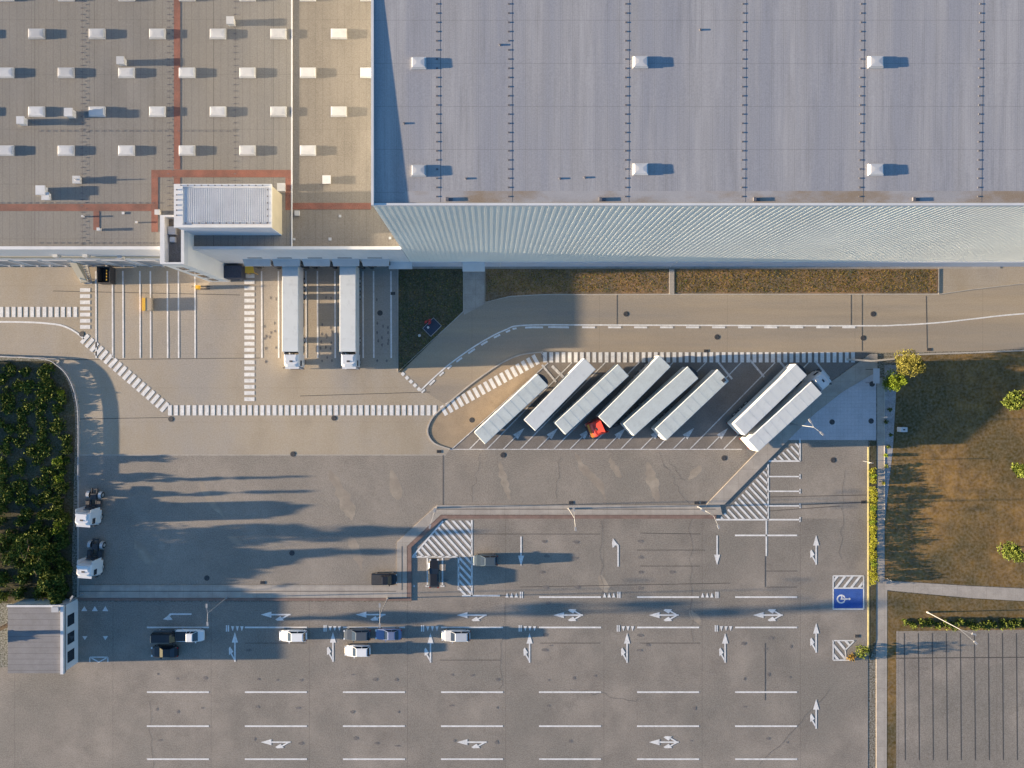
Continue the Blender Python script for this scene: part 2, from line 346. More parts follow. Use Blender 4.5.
# ------------------------------------------------------------------ painted markings
ZM = .044
def quadstripe(b, c, along, across, wd, ln, z=ZM):
    a = Vector(along).normalized(); n = Vector(across).normalized(); c = Vector(c)
    p = [c-a*wd/2-n*ln/2, c+a*wd/2-n*ln/2, c+a*wd/2+n*ln/2, c-a*wd/2+n*ln/2]; b.flat([tuple(q) for q in p], z)
def zebra(b, p, q, ln=1.68, pitch=1.013, duty=.6, skew=None):
    P = Vector(g2(*p)); Q = Vector(g2(*q)); d = (Q-P); n = int(d.length/pitch); u = d.normalized(); ac = skew or (-u.y, u.x)
    for i in range(n+1): quadstripe(b, P+u*(i*pitch), u, ac, pitch*duty, ln)
b = MB()
zebra(b, (170, 410.3), (438, 410.3)); zebra(b, (85, 339), (165, 407.5), 1.8); zebra(b, (85.3, 290), (85.3, 333)); zebra(b, (-60, 312), (79, 312))
zebra(b, (249.5, 276), (249.5, 401)); zebra(b, (444, 410.5), (536, 359.5), 1.75); zebra(b, (545, 357.3), (858, 357.3))
struct('pedestrian_crossing', b, M['white'])
b = MB()
def line(p, q, wd=.22, z=ZM): strip(b, W(p, q), wd, z)
def poly(pts, wd=.22, z=ZM): strip(b, W(*pts), wd, z)
for x in (96, 112.5, 123, 140, 150.5, 167.5, 178.5, 195, 261.7, 278.5, 289.5, 306, 317.5, 335, 345.5, 363, 373.6, 391): line((x, 271), (x+.3, 358), .24)
poly(smoothline([(-60, 322), (20, 322), (53, 324), (66, 327), (77, 333), (84, 339)], 4), .28)
rl = smoothline([(420, 391), (438, 374), (455, 360), (480, 343), (505, 330), (525, 325.3), (600, 325), (850, 325.8), (900, 325), (940, 322.5), (972, 319), (1020, 314), (1100, 310), (1400, 307)], 8)
poly(rl, .22); o = offset([g2(*p) for p in rl], -.38)
seg = 0
for i in range(0, len(o)-1):
    if (i//(2 if i < 48 else 1)) % 2 == 0 and i < 48: strip(b, o[i:i+2], .3, ZM+.004)
for x in range(530, 850, 26): line((x, 327.3), (x+13, 327.4), .3, ZM+.008)
for i in range(5):
    t = i/4.5; cx, cy = 402+18*t, 373+17*t; quadstripe(b, g2(cx+1, cy+1), (1, -1), (1, 1), .55, .55)
struct('lane_lines', b, M['white'])
# angled lorry bays
b = MB(); U = Vector((1, 1)).normalized()
line((450, 449.3), (742, 449.3), .14)
bays = [469.5, 503, 537, 571, 605, 640, 674, 707.5, 741]
for i, x in enumerate([487, 520.3, 554, 587.8, 620.8, 656, 690, 723.5]):
    line((x, 449), (x+85, 362.5), .17)
for x in (469.5, 503.4, 537, 570, 604.7, 640.8, 673, 707):
    p = Vector(g2(x, 449)); d = Vector(g2(x+22, 427))-p; u = d.normalized(); n = Vector((-u.y, u.x))
    strip(b, [tuple(p), tuple(p+u*3.0)], .16, ZM+.004)
    b.flat([tuple(p+u*2.8+n*.55), tuple(p+u*2.8-n*.55), tuple(p+u*4.9)], ZM+.004)
for x, y in ((547, 370), (755, 365), (785, 367), (820, 366), (723, 367)): line((x-5, y-5), (x+9, y+12), .32, ZM+.008)
line((552, 366), (566, 380), .45, ZM+.004)
poly([(541, 352), (548, 363), (452, 449)], .14, ZM+.012)
struct('lorry_bay_markings', b, M['worn'])
# hatched zones, stalls and lines in the car park
def hatch(b, quad, ang, pitch, wd, z=ZM):
    """clip parallel stripes to a convex polygon given in metres"""
    u = Vector((math.cos(ang), math.sin(ang))); n = Vector((-u.y, u.x)); P = [Vector(p) for p in quad]
    lo = min(p.dot(n) for p in P); hi = max(p.dot(n) for p in P); t = lo+pitch*.5
    while t < hi:
        poly_ = P[:]
        for sgn, lim in ((1, t-wd/2), (-1, -(t+wd/2))):
            out = []
            for i in range(len(poly_)):
                a, c = poly_[i], poly_[(i+1) % len(poly_)]; da, dc = sgn*a.dot(n)-lim, sgn*c.dot(n)-lim
                if da >= 0: out.append(a)
                if da*dc < 0: out.append(a+(c-a)*(da/(da-dc)))
            poly_ = out
            if not poly_: break
        if len(poly_) > 2: b.flat([tuple(p) for p in poly_], z)
        t += pitch
b = MB()
hatch(b, W((413, 556.5), (441, 525), (444, 520.5), (471.5, 520.5), (471.5, 556.5)), R(-48), .84, .36)
hatch(b, W((458.5, 556.5), (471.5, 556.5), (471.5, 595), (462, 595), (458.5, 590)), R(-48), .84, .36)
hatch(b, W((719, 519), (768, 466), (768, 519)), R(-47), .85, .32); hatch(b, W((772, 460), (799.5, 440), (799.5, 460)), R(-47), .85, .3)
for p, q in (((412, 556.7), (458.5, 556.7)), ((458.5, 556.5), (458.5, 590)), ((471.8, 520), (471.8, 596)), ((413, 556), (443, 521)), ((427.5, 557), (427.5, 586)), ((442.5, 557), (442.5, 586)),
             ((413.5, 586), (415, 586)), ((425.5, 586), (429.5, 586)), ((440.5, 586), (444.5, 586)), ((462, 595.6), (500, 595.6)),
             ((716, 519.6), (800, 519.6)), ((768, 464), (768, 520)), ((768.5, 461), (800, 461)), ((799.8, 438.5), (799.8, 461)), ((766.2, 520), (766.2, 556)), ((735, 535.3), (797, 535.3))): line(p, q, .26)
for y in (476.5, 491.2, 505.8): line((768.5, y), (800, y), .22); line((799.8, y-2.3), (799.8, y+2.3), .22)
line((799.8, 517), (799.8, 522), .22)
for x0 in range(539, 760, 98): line((x0, 597), (x0+62, 597), .26)
for x0 in (147, 245, 343, 441, 539, 637, 735): line((x0, 627.3), (x0+62 if x0 != 343 else 405, 627.3), .26)
for yy in (660, 692, 726, 759):
    for x0 in (147, 245, 343, 441, 539, 637, 735):
        if yy > 690: line((x0, yy), (x0+62, yy), .26)
line((833, 576), (833, 609), .2); line((863.5, 576), (863.5, 609), .2); line((833, 575.8), (863.5, 575.8), .2); line((833, 609), (863.5, 609), .2); line((833, 588), (863.5, 588), .2)
hatch(b, W((834, 576.5), (862.5, 576.5), (862.5, 587.5), (834, 587.5)), R(52), .98, .36)
line((833, 640.5), (855, 640.5), .2); line((833, 640), (833, 660), .2); line((833, 660), (852, 660), .2); line((855, 640), (845, 650), .2); line((845, 650), (846, 660), .2)
hatch(b, W((834, 641), (853, 641), (844.5, 650), (845, 659.5), (834, 659.5)), R(-50), .98, .36)
# little triangle teeth and bars beside the stall lines
def teeth(cx, cy, s, up=1):
    for k in range(3):
        x = cx+s*k*4.6; b.flat(W((x-1.6, cy+2.4*up), (x+1.6, cy+2.4*up), (x, cy-2.6*up)), ZM)
    for k in (0, 1.9): x = cx+s*(13.4+k); b.flat(W((x-.6, cy-3.4), (x+.6, cy-3.4), (x+.6, cy+3), (x-.6, cy+3)), ZM)
for x in (507, 604.5, 702.5): teeth(x, 595, 1)
for x in (242, 339.5, 437, 534.5, 632.5, 730.5): teeth(x, 628.5, -1, -1)
for x in (84.5, 95, 105.5): b.flat(W((x-3, 611), (x+3, 611), (x, 606)), ZM)
for x in (85, 105.5): b.flat(W((x-2.6, 636), (x+2.6, 636), (x, 640)), ZM)
for p, q in (((90, 657), (108, 657)), ((90, 657), (90, 662)), ((108, 657), (108, 662)), ((90, 657), (99, 662)), ((108, 657), (99, 662))): line(p, q, .18)
struct('car_park_lines', b, M['white'])
# arrows (drawn pointing up, length 4.6 m)
def arrow(cx, cy, rot, kind, s=1.0):
    c = Vector(g2(cx, cy)); cr, sr = math.cos(rot), math.sin(rot)
    def put(pts, dz=0): b.flat([(c.x+(x*cr-y*sr)*s, c.y+(x*sr+y*cr)*s) for x, y in pts], ZM+dz)
    if kind == 'bend':
        put([(-.12, -2.4), (.12, -2.4), (.12, .9), (-.12, .9)]); put([(.12, .9), (-.12, .9), (-.5, 1.3), (-.35, 1.6), (.1, 1.15)], .003); put([(-.9, .7), (-.15, 1.3), (-.85, 2.3), (-1.0, 1.5)], .006); return
    put([(-.12, -2.4), (.12, -2.4), (.12, .8), (-.12, .8)]); put([(-.5, .75), (.5, .75), (0, 2.5)], .003)
    if kind in ('left', 'both'):
        put([(-.1, -2.2), (-.1, -1.75), (-.55, -.95), (-.7, -1.15)], .006); put([(-.25, -.75), (-.8, .1), (-1.0, -.2), (-.95, -1.3)], .009)
    if kind in ('right', 'both'):
        put([(.1, -2.2), (.7, -1.15), (.55, -.95), (.1, -1.75)], .006); put([(.25, -.75), (.95, -1.3), (1.0, -.2), (.8, .1)], .009)
b = MB(); PI = math.pi
for cx, cy, rt, k in ((521, 551, PI, 'str'), (618, 552, 0, 'bend'), (717, 550, PI, 'str'), (816, 550, 0, 'left'), (177, 614, PI/2, 'bend'), (276, 614.5, PI/2, 'left'), (371, 614.5, PI/2, 'left'),
                      (472, 615, PI/2, 'left'), (568.5, 615, PI/2, 'both'), (664, 615, PI/2, 'both'), (768, 615, PI/2, 'both'), (235, 647, 0, 'left'), (333, 647, 0, 'left'), (430.5, 648, 0, 'left'), (529.5, 648, 0, 'left'),
                      (627, 648, 0, 'left'), (725, 648, 0, 'left'), (816, 638, 0, 'left'), (816, 714, 0, 'left'), (276, 742, PI/2, 'left'), (472, 742, PI/2, 'left'), (664, 742, PI/2, 'both')):
    arrow(cx, cy, rt, k, 1.0)
struct('painted_arrows', b, M['white'])
b = MB(); b.flat(W((834, 588.8), (862.6, 588.8), (862.6, 608), (834, 608)), ZM); struct('blue_disabled_bay', b, M['bluep'])
b = MB()
def wc(x, y): c = g2(841, 599); return (c[0]+x, c[1]+y)
n = 16
for i in range(n):
    if i in (0, 15, 14): continue
    a0, a1 = 2*PI*i/n, 2*PI*(i+1)/n
    b.flat([wc(.0+.75*math.cos(a0), .75*math.sin(a0)), wc(.75*math.cos(a1), .75*math.sin(a1)), wc(.52*math.cos(a1), .52*math.sin(a1)), wc(.52*math.cos(a0), .52*math.sin(a0))], ZM+.005)
b.flat([wc(-.1, -.1), wc(1.1, -.1), wc(1.1, .12), wc(-.1, .12)], ZM+.009); b.flat([wc(.0, .1), wc(.2, .1), wc(.2, .75), wc(.0, .75)], ZM+.012)
c0 = wc(1.35, .02); b.flat([(c0[0]+.2*math.cos(i*PI/4), c0[1]+.2*math.sin(i*PI/4)) for i in range(8)], ZM+.009)
b.flat([wc(.35, -.55), wc(.5, -.6), wc(.7, -.05), wc(.55, -.0)], ZM+.015)
struct('wheelchair_symbol', b, M['white'])
b = MB()
for x in range(904, 1300, 14): strip(b, W((x, 633), (x+1, 760)), .16, .064)
strip(b, W((896, 658), (1300, 655)), .16, .066)
struct('side_stall_lines', b, M['tar'])

# ------------------------------------------------------------------ low distribution building
YB = G(0, 266)[1]; XT = G(413, 0)[0]; HL = 13.0; HT = 35.6
low = empty('distribution_building', (-80, YB, 0), 0, 'low distribution building with tan ribbed roof, red roof walkways and a row of loading docks', 'building')
def ch(mb, name, m, parent, **k):
    """mesh authored in site coordinates, child of a thing whose empty stands elsewhere"""
    o = mb.build(name, m, parent, **k)
    base = Vector((0, 0, 0)); q = parent
    while q: base += q.location; q = q.parent
    o.matrix_parent_inverse = Matrix.Identity(4); o.location = -base
    return o
def c2(mb, name, m, part, **k):      # sub-part: its part already undoes the offset
    o = mb.build(name, m, part, **k); return o
XL0 = -190
b = MB(); b.bbox(XL0, XT-.05, YB, 95, 0, 12.5)
wallL = ch(b, 'wall', M['wall'], low)
b = MB(); b.m = 0
b.bbox(XL0+.4, XT-.1, YB+.4, 94.6, 12.503, 12.6); xs = G(292, 0, 12.6)[0]
# anchors along the seams
b.m = 1
for px in (82, 168.5, 235, 437):
    x = G(px, 0, 12.6)[0]
    if px == 437: continue
    y = YB+.8
    while y < 60:
        b.box((x, y, 12.63), (.34, .10, .05)); b.box((x+.62, y+.5, 12.63), (.14, .1, .05)) if px != 235 else None; y += .92
for py in (131, 203, 243):
    y = G(0, py, 12.6)[1]; x = G(40, 0, 12.6)[0] if py != 203 else G(-20, 0, 12.6)[0]
    while x < G(165 if py != 131 else 235, 0, 12.6)[0]: b.box((x, y, 12.63), (.22, .12, .05)); x += 1.0
roofL = ch(b, 'roof', [M['lowroof'], M['clip']], low)
b = MB(); b.bbox(xs, XT-.12, YB+.41, 94.5, 12.6, 12.612); ch(b, 'brown_roof_section', M['roofb'], low)
b = MB(); b.bbox(xs-.1, xs+.1, YB+.45, 90, 12.61, 12.72); ch(b, 'roof_joint', M['coping'], low)
b = MB()
b.bbox(XL0-.05, XT-.06, YB-.06, YB+.40, 12.503, 13.0); b.bbox(XL0-.05, XL0+.35, YB+.4, 95, 12.503, 13.0)
ch(b, 'parapet', M['coping'], low)
b = MB(); zr = 12.62
def rr(x0, y0, x1, y1, z=12.603, dz=.03):
    p = g2(x0, y0, 12.6); q = g2(x1, y1, 12.6); b.bbox(min(p[0], q[0]), max(p[0], q[0]), min(p[1], q[1]), max(p[1], q[1]), z+.01, z+dz)
rr(174, -40, 180.2, 169.5); rr(151.5, 170, 292, 177.3, dz=.036); rr(151.5, 177.5, 158, 232); rr(-80, 204, 151.3, 211); rr(93.5, 211.2, 99.3, 230); rr(285.5, 177.5, 292, 210); rr(292.2, 203, 371, 209.5, 12.615, .04)
rr(174, 177.5, 180.2, 184)
ch(b, 'roof_walkway', M['rust'], low)
def skylight(px, py, L_=2.15, W_=1.3, h=.36, z=12.6, parent=roofL):
    x, y = g2(px, py, z+h); b = MB()
    b.bbox(x-L_/2-.08, x+L_/2+.08, y-W_/2-.08, y+W_/2+.08, z, z+h*.55)
    b.rings([[(x-a, y-c, zz), (x+a, y-c, zz), (x+a, y+c, zz), (x-a, y+c, zz)] for a, c, zz in ((L_/2, W_/2, z+h*.55+.002), (L_/2-.02, W_/2-.02, z+h*.9), (L_/2-.1, W_/2-.1, z+h), (L_/2-.5, W_/2-.4, z+h+.02))])
    c2(b, 'skylight', M['domew'], parent)
for py, x0 in ((150, 65), (111, 96), (72, 65), (33, 96), (-5, 65)):
    for k in range(-2, 5 if x0 == 96 else 6):
        x = x0+60.6*k
        if x < (375 if py < 100 else 364): skylight(x, py)
def vent(px, py, s, h, mast=0, parent=roofL, z=12.6):
    x, y = g2(px, py, z+h); b = MB(); b.bbox(x-s/2, x+s/2, y-s/2, y+s/2, z, z+h*.8); b.box((x, y, z+h*.9), (s*1.2, s*1.2, h*.2))
    if mast: b.tube((x, y, z+h), (x, y, z+mast), .12, .08, 6)
    c2(b, 'roof_vent', M['domew'], parent)
for a in ((76, 179.5, .9, .55, 1.05), (326.5, 179.5, 1.0, .4), (281, 187, .95, .6), (68, 112, 1.0, 1.0), (297, 213, .6, .35), (157, 212, .6, .5), (98, 229, .35, .5), (123, 213, .3, .1), (294, 239, .25, .25), (330, 239, .35, .12), (340, 216, .3, .12),
          (390, 238, .3, .15), (82, 216, .2, .45), (136, 222, .2, .35), (40, 190, 1.1, .8), (45, 196, .9, .6), (20, 120, .9, .9), (120, 60, .9, .9), (230, 20, .9, .8)): vent(*a)
# penthouse on the roof
p0 = g2(174, 184, 17.2); p1 = g2(271.5, 227.5, 17.2)
b = MB(); b.bbox(p0[0]+.1, p1[0]-.1, p1[1]+.1, p0[1]-.1, 12.6, 16.9); pent = ch(b, 'penthouse', M['cream'], low)  # cream walls carry warm bounce light in their colour
b = MB(); b.bbox(p0[0], p1[0], p1[1], p0[1], 16.903, 17.1)
for i in range(38):
    x = p0[0]+1.7+i*.295
    b.bbox(x, x+.08, p1[1]+.5, p0[1]-.5, 17.1, 17.17)
for a in ((p0[0], p1[0], p1[1], p1[1]+.35), (p0[0], p1[0], p0[1]-.35, p0[1]), (p1[0]-.3, p1[0], p1[1]+.35, p0[1]-.35), (p0[0], p0[0]+1.2, p1[1]+.35, p0[1]-.35)): b.bbox(a[0]+.002, a[1]-.002, a[2], a[3], 17.1, 17.24)
b.m = 1
for i in range(13): b.box((p0[0]+1.0+i*.93, p0[1]-.2, 17.28), (.16, .14, .1)); b.box((p0[0]+1.6+i*.93, p1[1]+.6, 17.24), (.16, .14, .1))
for i in range(6): b.box((p1[0]-.5, p0[1]-.8-i*.9, 17.28), (.14, .16, .1)); b.box((p0[0]+.4, p0[1]-.8-i*.7, 17.28), (.14, .16, .1))
c2(b, 'penthouse_roof', [M['coping'], M['clip']], pent)
b = MB(); b.bbox(p0[0]+.3, p1[0]-.12, p1[1]+.02, p1[1]+.098, 12.62, 16.85); c2(b, 'penthouse_front_panel', M['plinth'], pent)
# stair tower that stands forward of the wall
t0 = g2(160, 215, 15.5); t1 = g2(184, 264, 15.5)
b = MB(); b.bbox(t0[0], t1[0], t1[1], t0[1], 0, 14.3)
tw = ch(b, 'stair_tower', M['tower_wall'], low)
b = MB(); wv = .42
for a in ((t0[0], t0[0]+wv+.2, t1[1], t0[1]), (t1[0]-wv, t1[0], t1[1], t0[1]), (t0[0]+wv+.2, t1[0]-wv, t1[1], t1[1]+.25), (t0[0]+wv+.2, t1[0]-wv, t0[1]-.25, t0[1])): b.bbox(*a, 14.303, 15.5)
c2(b, 'tower_parapet', M['coping'], tw)
b = MB(); b.bbox(t0[0]+.63, t1[0]-.43, t1[1]+.26, t0[1]-.26, 14.303, 14.32); c2(b, 'tower_roof', M['mark_and_shade'], tw)  # floor coloured dark, the parapet's cast shade painted in
b = MB(); x, y = g2(171, 230, 15); b.bbox(x-.55, x+.55, y-.55, y+.55, 14.32, 14.85); c2(b, 'tower_skylight', M['domew'], tw)
b = MB(); x, y = g2(171.5, 239, 15); b.bbox(x-.35, x+.35, y-.35, y+.35, 14.32, 14.8); c2(b, 'tower_vent', M['domew'], tw)
for z in (1.2, 4.4, 7.6, 10.8):
    b = MB(); b.bbox(t0[0]+.9, t1[0]-1.4, t1[1]-.03, t1[1]+.02, z, z+2.1); c2(b, 'stair_window', M['glass'], tw)
# loading docks
docks = [(-34, 1), (-6, 1), (20, 1), (48, 1), (76, 1), (104, 1), (131.5, 1), (159.5, 1), (187, 1), (270.2, 1), (298, 1), (326.3, 1), (354.2, 1), (382.3, 1)]
for g, _ in docks:
    x = G(g, 0)[0]
    dp = .55 if g > 200 else .1
    b = MB(); b.bbox(x-1.35, x+1.35, YB-.06, YB, 1.1, 4.3); d = ch(b, 'dock_door', M['doorg'], low)
    b = MB()
    for sx in (-1, 1): b.bbox(x+sx*1.62-.25, x+sx*1.62+.25, YB-dp, YB-.005, .2, 4.6)
    b.bbox(x-1.86, x+1.86, YB-dp-.01, YB-.005, 4.6, 5.0)
    for sx in (-1, 1): b.bbox(x+sx*1.0-.15, x+sx*1.0+.15, YB-.3, YB-.06, .5, 1.05)
    c2(b, 'dock_shelter', M['shelter'] if g > 200 else M['canopy'], d)
    if g != 187:
        b = MB(); b.bbox(x-1.1, x+1.1, YB-.035, YB+.01, 6.4, 6.9); ch(b, 'window', M['glass'], low)
    if g >= 260:
        b = MB(); b.rings([[(x-2.25, YB-.003, 5.75), (x-2.25, YB-.003, 5.1), (x-2.1, YB-1.0, 5.1), (x-2.1, YB-1.0, 5.3)], [(x+2.05, YB-.003, 5.75), (x+2.05, YB-.003, 5.1), (x+1.9, YB-1.0, 5.1), (x+1.9, YB-1.0, 5.3)]])
        ch(b, 'dock_canopy', M['canopy'], low)
b = MB(); b.bbox(XL0, G(205, 0)[0], YB-.08, YB-.004, 6.8, 7.9); ch(b, 'fascia_band', M['cream'], low)
b = MB(); x = G(402, 0)[0]; b.bbox(x-1.6, XT+.3, YB-1.1, YB-.003, 3.2, 3.5); b.bbox(x-.55, x+.5, YB-.05, YB-.003, .1, 2.2); ch(b, 'side_door_canopy', M['coping'], low)
for g, z in ((122, 9), (95, 9), (150, 8)):
    x = G(g, 0)[0]; b = MB(); b.bbox(x-.35, x+.35, YB-.45, YB-.003, z-.5, z+.4); ch(b, 'wall_unit', M['metal'], low)

# ------------------------------------------------------------------ high bay warehouse
high = empty('high_bay_warehouse', (60, YB, 0), 0, 'tall high-bay warehouse with lilac grey roof and pale ribbed front wall', 'warehouse')
XR = 190
b = MB(); b.bbox(XT, XR, YB, 95, 0, 35.1)
wt = ch(b, 'wall', M['clad'], high)
b = MB(); x = XT+.15
while x < 110:
    b.bbox(x, x+.30, YB-.014, YB-.002, 3.62, 35.15); x += .70
ch(b, 'wall_ribs', M['clad'], high)
b = MB(); b.bbox(XT-.02, XR, YB-.10, YB-.003, 0, 3.6); ch(b, 'plinth', M['plinth'], high)
b = MB(); sl = .0135; HR = 35.6-.42
b.rings([[(XT+.2, YB+.25, 35.103), (XT+.2, YB+.25, HR), (XT+.2, YB+24, HR+sl*24), (XT+.2, YB+48, HR), (XT+.2, YB+48, 35.103)][::-1],
         [(XR-.2, YB+.25, 35.103), (XR-.2, YB+.25, HR), (XR-.2, YB+24, HR+sl*24), (XR-.2, YB+48, HR), (XR-.2, YB+48, 35.103)][::-1]])
def zroof(y): return HR+sl*min(y-YB-.25, 23.7)
b.m = 1
for px in (437, 509, 626, 743, 861, 980):
    x = G(px, 0, 35.4)[0]; y = YB+.9
    while y < YB+23: b.box((x, y, zroof(y)+.025), (.22, .15, .05)); y += .98
for px in (450, 603, 757, 916):
    x, y = g2(px, 199.5, 35.2); b.box((x, y, HR+.1), (.6, .28, .16)); b.box((x-.3, y, HR+.14), (.3, .4, .2))
b.m = 1
for px in (437, 509, 626, 743, 861, 980):
    x = G(px+3.4, 0, 35.4)[0]; y0, y1 = YB+.3, YB+23.6
    b.add([(x-.03, y0, zroof(y0)+.006), (x+.03, y0, zroof(y0)+.006), (x+.03, y1, zroof(y1)+.006), (x-.03, y1, zroof(y1)+.006)], [(0, 1, 2, 3)])
roofH = ch(b, 'roof', [M['highroof'], M['clip']], high)
b = MB(); b.bbox(XT-.06, XT+.2, YB-.12, 94, 35.103, 35.6); b.bbox(XT+.2, XR, YB-.12, YB+.12, 35.103, 35.45)
ch(b, 'parapet', M['coping'], high)
b = MB(); b.add([(XT+3.5, YB+.26, HR+.004), (130, YB+.26, HR+.004), (130, YB+1.5, zroof(YB+1.5)+.004), (XT+3.5, YB+1.5, zroof(YB+1.5)+.004)], [(0, 1, 2, 3)])
ch(b, 'edge_dirt', M['roofdirt'], high)
for px, py in ((418.5, 170), (641, 168.5), (877, 169), (418.5, 62), (641, 61), (877, 61)):
    z = zroof(G(0, py, 35.4)[1])-.01; skylight(px, py, 1.45, 1.1, .34, z, roofH)
for px, py in ((404, 123), (466, 178), (560, 178), (585, 177), (500, 45), (700, 30)):
    x, y = g2(px, py, 35.4); b = MB(); b.tube((x, y, zroof(y)), (x, y, zroof(y)+.12), .12, .1, 8); c2(b, 'roof_drain', M['clip'], roofH)
for px in (463, 500, 670):
    x = G(px, 0)[0]; b = MB(); b.bbox(x-.06, x+.06, YB-.2, YB-.105, .1, 4.4 if px != 463 else 3.2); ch(b, 'downpipe', M['coping'], high)
x0, x1 = G(463.5, 0)[0], G(485, 0)[0]
b = MB(); b.bbox(x0, x1, YB-1.5, YB-.105, 3.3, 3.5); ch(b, 'entrance_canopy', M['coping'], high)
b = MB(); b.bbox(x0+.6, x1-.6, YB-.14, YB-.103, .08, 2.9); ch(b, 'entrance_door', M['doorg'], high)

# ------------------------------------------------------------------ gatehouse at the car park entrance
gh = empty('gatehouse', (*g2(60, 640), 0), 0, 'small gatehouse with dark ribbed roof and white window front at the car park entrance', 'gatehouse')
q0 = g2(9, 606, 3.4); q1 = g2(64, 672, 3.4)
b = MB(); b.bbox(q0[0], q1[0], q1[1], q0[1], 0, 3.1); gw = ch(b, 'wall', M['coping'], gh)
b = MB(); b.bbox(q0[0]-.2, q1[0]+.1, q1[1]-.2, q0[1]+.2, 3.103, 3.4); grf = ch(b, 'roof', mat('gatehouse_roof', (.17, .17, .18), .6, seams=((1, .9, .07, .5, 0),)), gh)
b = MB(); b.bbox(q1[0]-.35, q1[0]+.11, q1[1]-.21, q0[1]+.21, 3.403, 3.75); b.bbox(q0[0]-.21, q1[0]-.36, q0[1]-.1, q0[1]+.21, 3.403, 3.6); c2(b, 'roof_edge', M['coping'], grf)
for py in (620, 638, 656):
    y = G(0, py, 2)[1]; b = MB(); b.bbox(q1[0]+.003, q1[0]+.05, y-.9, y+.9, 1.0, 2.6); c2(b, 'window', M['glass'], gw)
b = MB(); xx, yy = g2(56, 609, 3.6); b.box((xx, yy, 3.65), (1.1, .8, .5)); c2(b, 'roof_unit', M['domew'], grf)

# ------------------------------------------------------------------ lorries and trailers
def rrect(x0, x1, hw, z0, z1, r=.12):
    return None
def wheelmb(x, y, r=.5, wd=.32):
    b = MB(); b.m = 0; b.tube((x, y-wd/2, r), (x, y+wd/2, r), r, n=16); b.m = 1; s = 1 if y > 0 else -1
    b.tube((x, y+s*(wd/2-.02), r), (x, y+s*(wd/2+.015), r), r*.55, n=12); return b
def wheels(parent, xs, ys=1.07, r=.5, wd=.34, name='wheel'):
    for x in xs:
        for s in (-1, 1): wheelmb(x, s*ys, r, wd).build(name, [M['rubber'], M['metal']], parent)
def roundbox(b, x0, x1, hw, z0, z1, r):
    rs = []
    for (ins, z) in ((0, z0), (0, z1-r), (r*.3, z1-r*.3), (r, z1)):
        xa, xb, w_ = x0+ins, x1-ins, hw-ins; c = max(r*.6, .03)
        rs.append([(xa, -w_+c, z), (xa+c, -w_, z), (xb-c, -w_, z), (xb, -w_+c, z), (xb, w_-c, z), (xb-c, w_, z), (xa+c, w_, z), (xa, w_-c, z)])
    b.rings(rs)
def make_trailer(root, x0=-6.8, L_=13.6, roof='tarp', ribs=True, reefer=False, gear=True):
    """trailer along +x, front at +x; x measured from its middle"""
    x1 = x0+L_; b = MB(); b.m = 1
    b.bbox(x0, x1, -1.25, 1.25, 1.15, 3.93)
    b.m = 0; roundbox(b, x0-.02, x1+.02, 1.275, 3.84, 4.0, .06)
    if ribs:
        n = 9
        for i in range(1, n): b.box((x0+L_*i/n, 0, 4.006), (.06, 2.3, .012))
    body = b.build('trailer_body', [M[roof], M['side']], root)
    b = MB(); b.bbox(x0-.07, x0-.022, -1.2, 1.2, 1.15, 3.8); b.build('rear_door', M['side'], body)
    if reefer:
        b = MB(); rs = []
        for z in (2.0, 3.7, 3.85):
            ins = .12 if z > 3.8 else 0
            rs.append([(x1+.022, -1.05+ins, z), (x1+.35-ins, -1.0+ins, z), (x1+.55-ins, -.5, z), (x1+.6-ins, 0, z), (x1+.55-ins, .5, z), (x1+.35-ins, 1.0-ins, z), (x1+.022, 1.05-ins, z)])
        b.rings(rs); b.build('cooling_unit', M['dark'], body)
    b = MB(); b.bbox(x0+.2, x1-1.2, -.5, -.35, .85, 1.147); b.bbox(x0+.2, x1-1.2, .35, .5, .85, 1.147); b.bbox(x0, x0+.12, -1.2, 1.2, .55, .75)
    b.bbox(x0+.12, x0+.3, -.4, .4, .6, 1.1)
    for s in (-1, 1): b.bbox(x0+5.6, x1-4.2, s*1.15-.03, s*1.15+.03, .5, .95)
    b.build('chassis', M['dark'], root)
    wheels(root, (x0+1.9, x0+3.2, x0+4.5))
    if gear:
        for s in (-1, 1):
            b = MB(); b.bbox(x1-3.1, x1-2.9, s*.85-.08, s*.85+.08, .1, 1.147); b.bbox(x1-3.2, x1-2.8, s*.85-.15, s*.85+.15, .03, .1); b.build('landing_leg', M['dark'], root)
    for s in (-1, 1):
        b = MB(); b.box((x0-.02, s*1.0, .65), (.05, .35, .14)); b.build('tail_light', M['tail'], root)
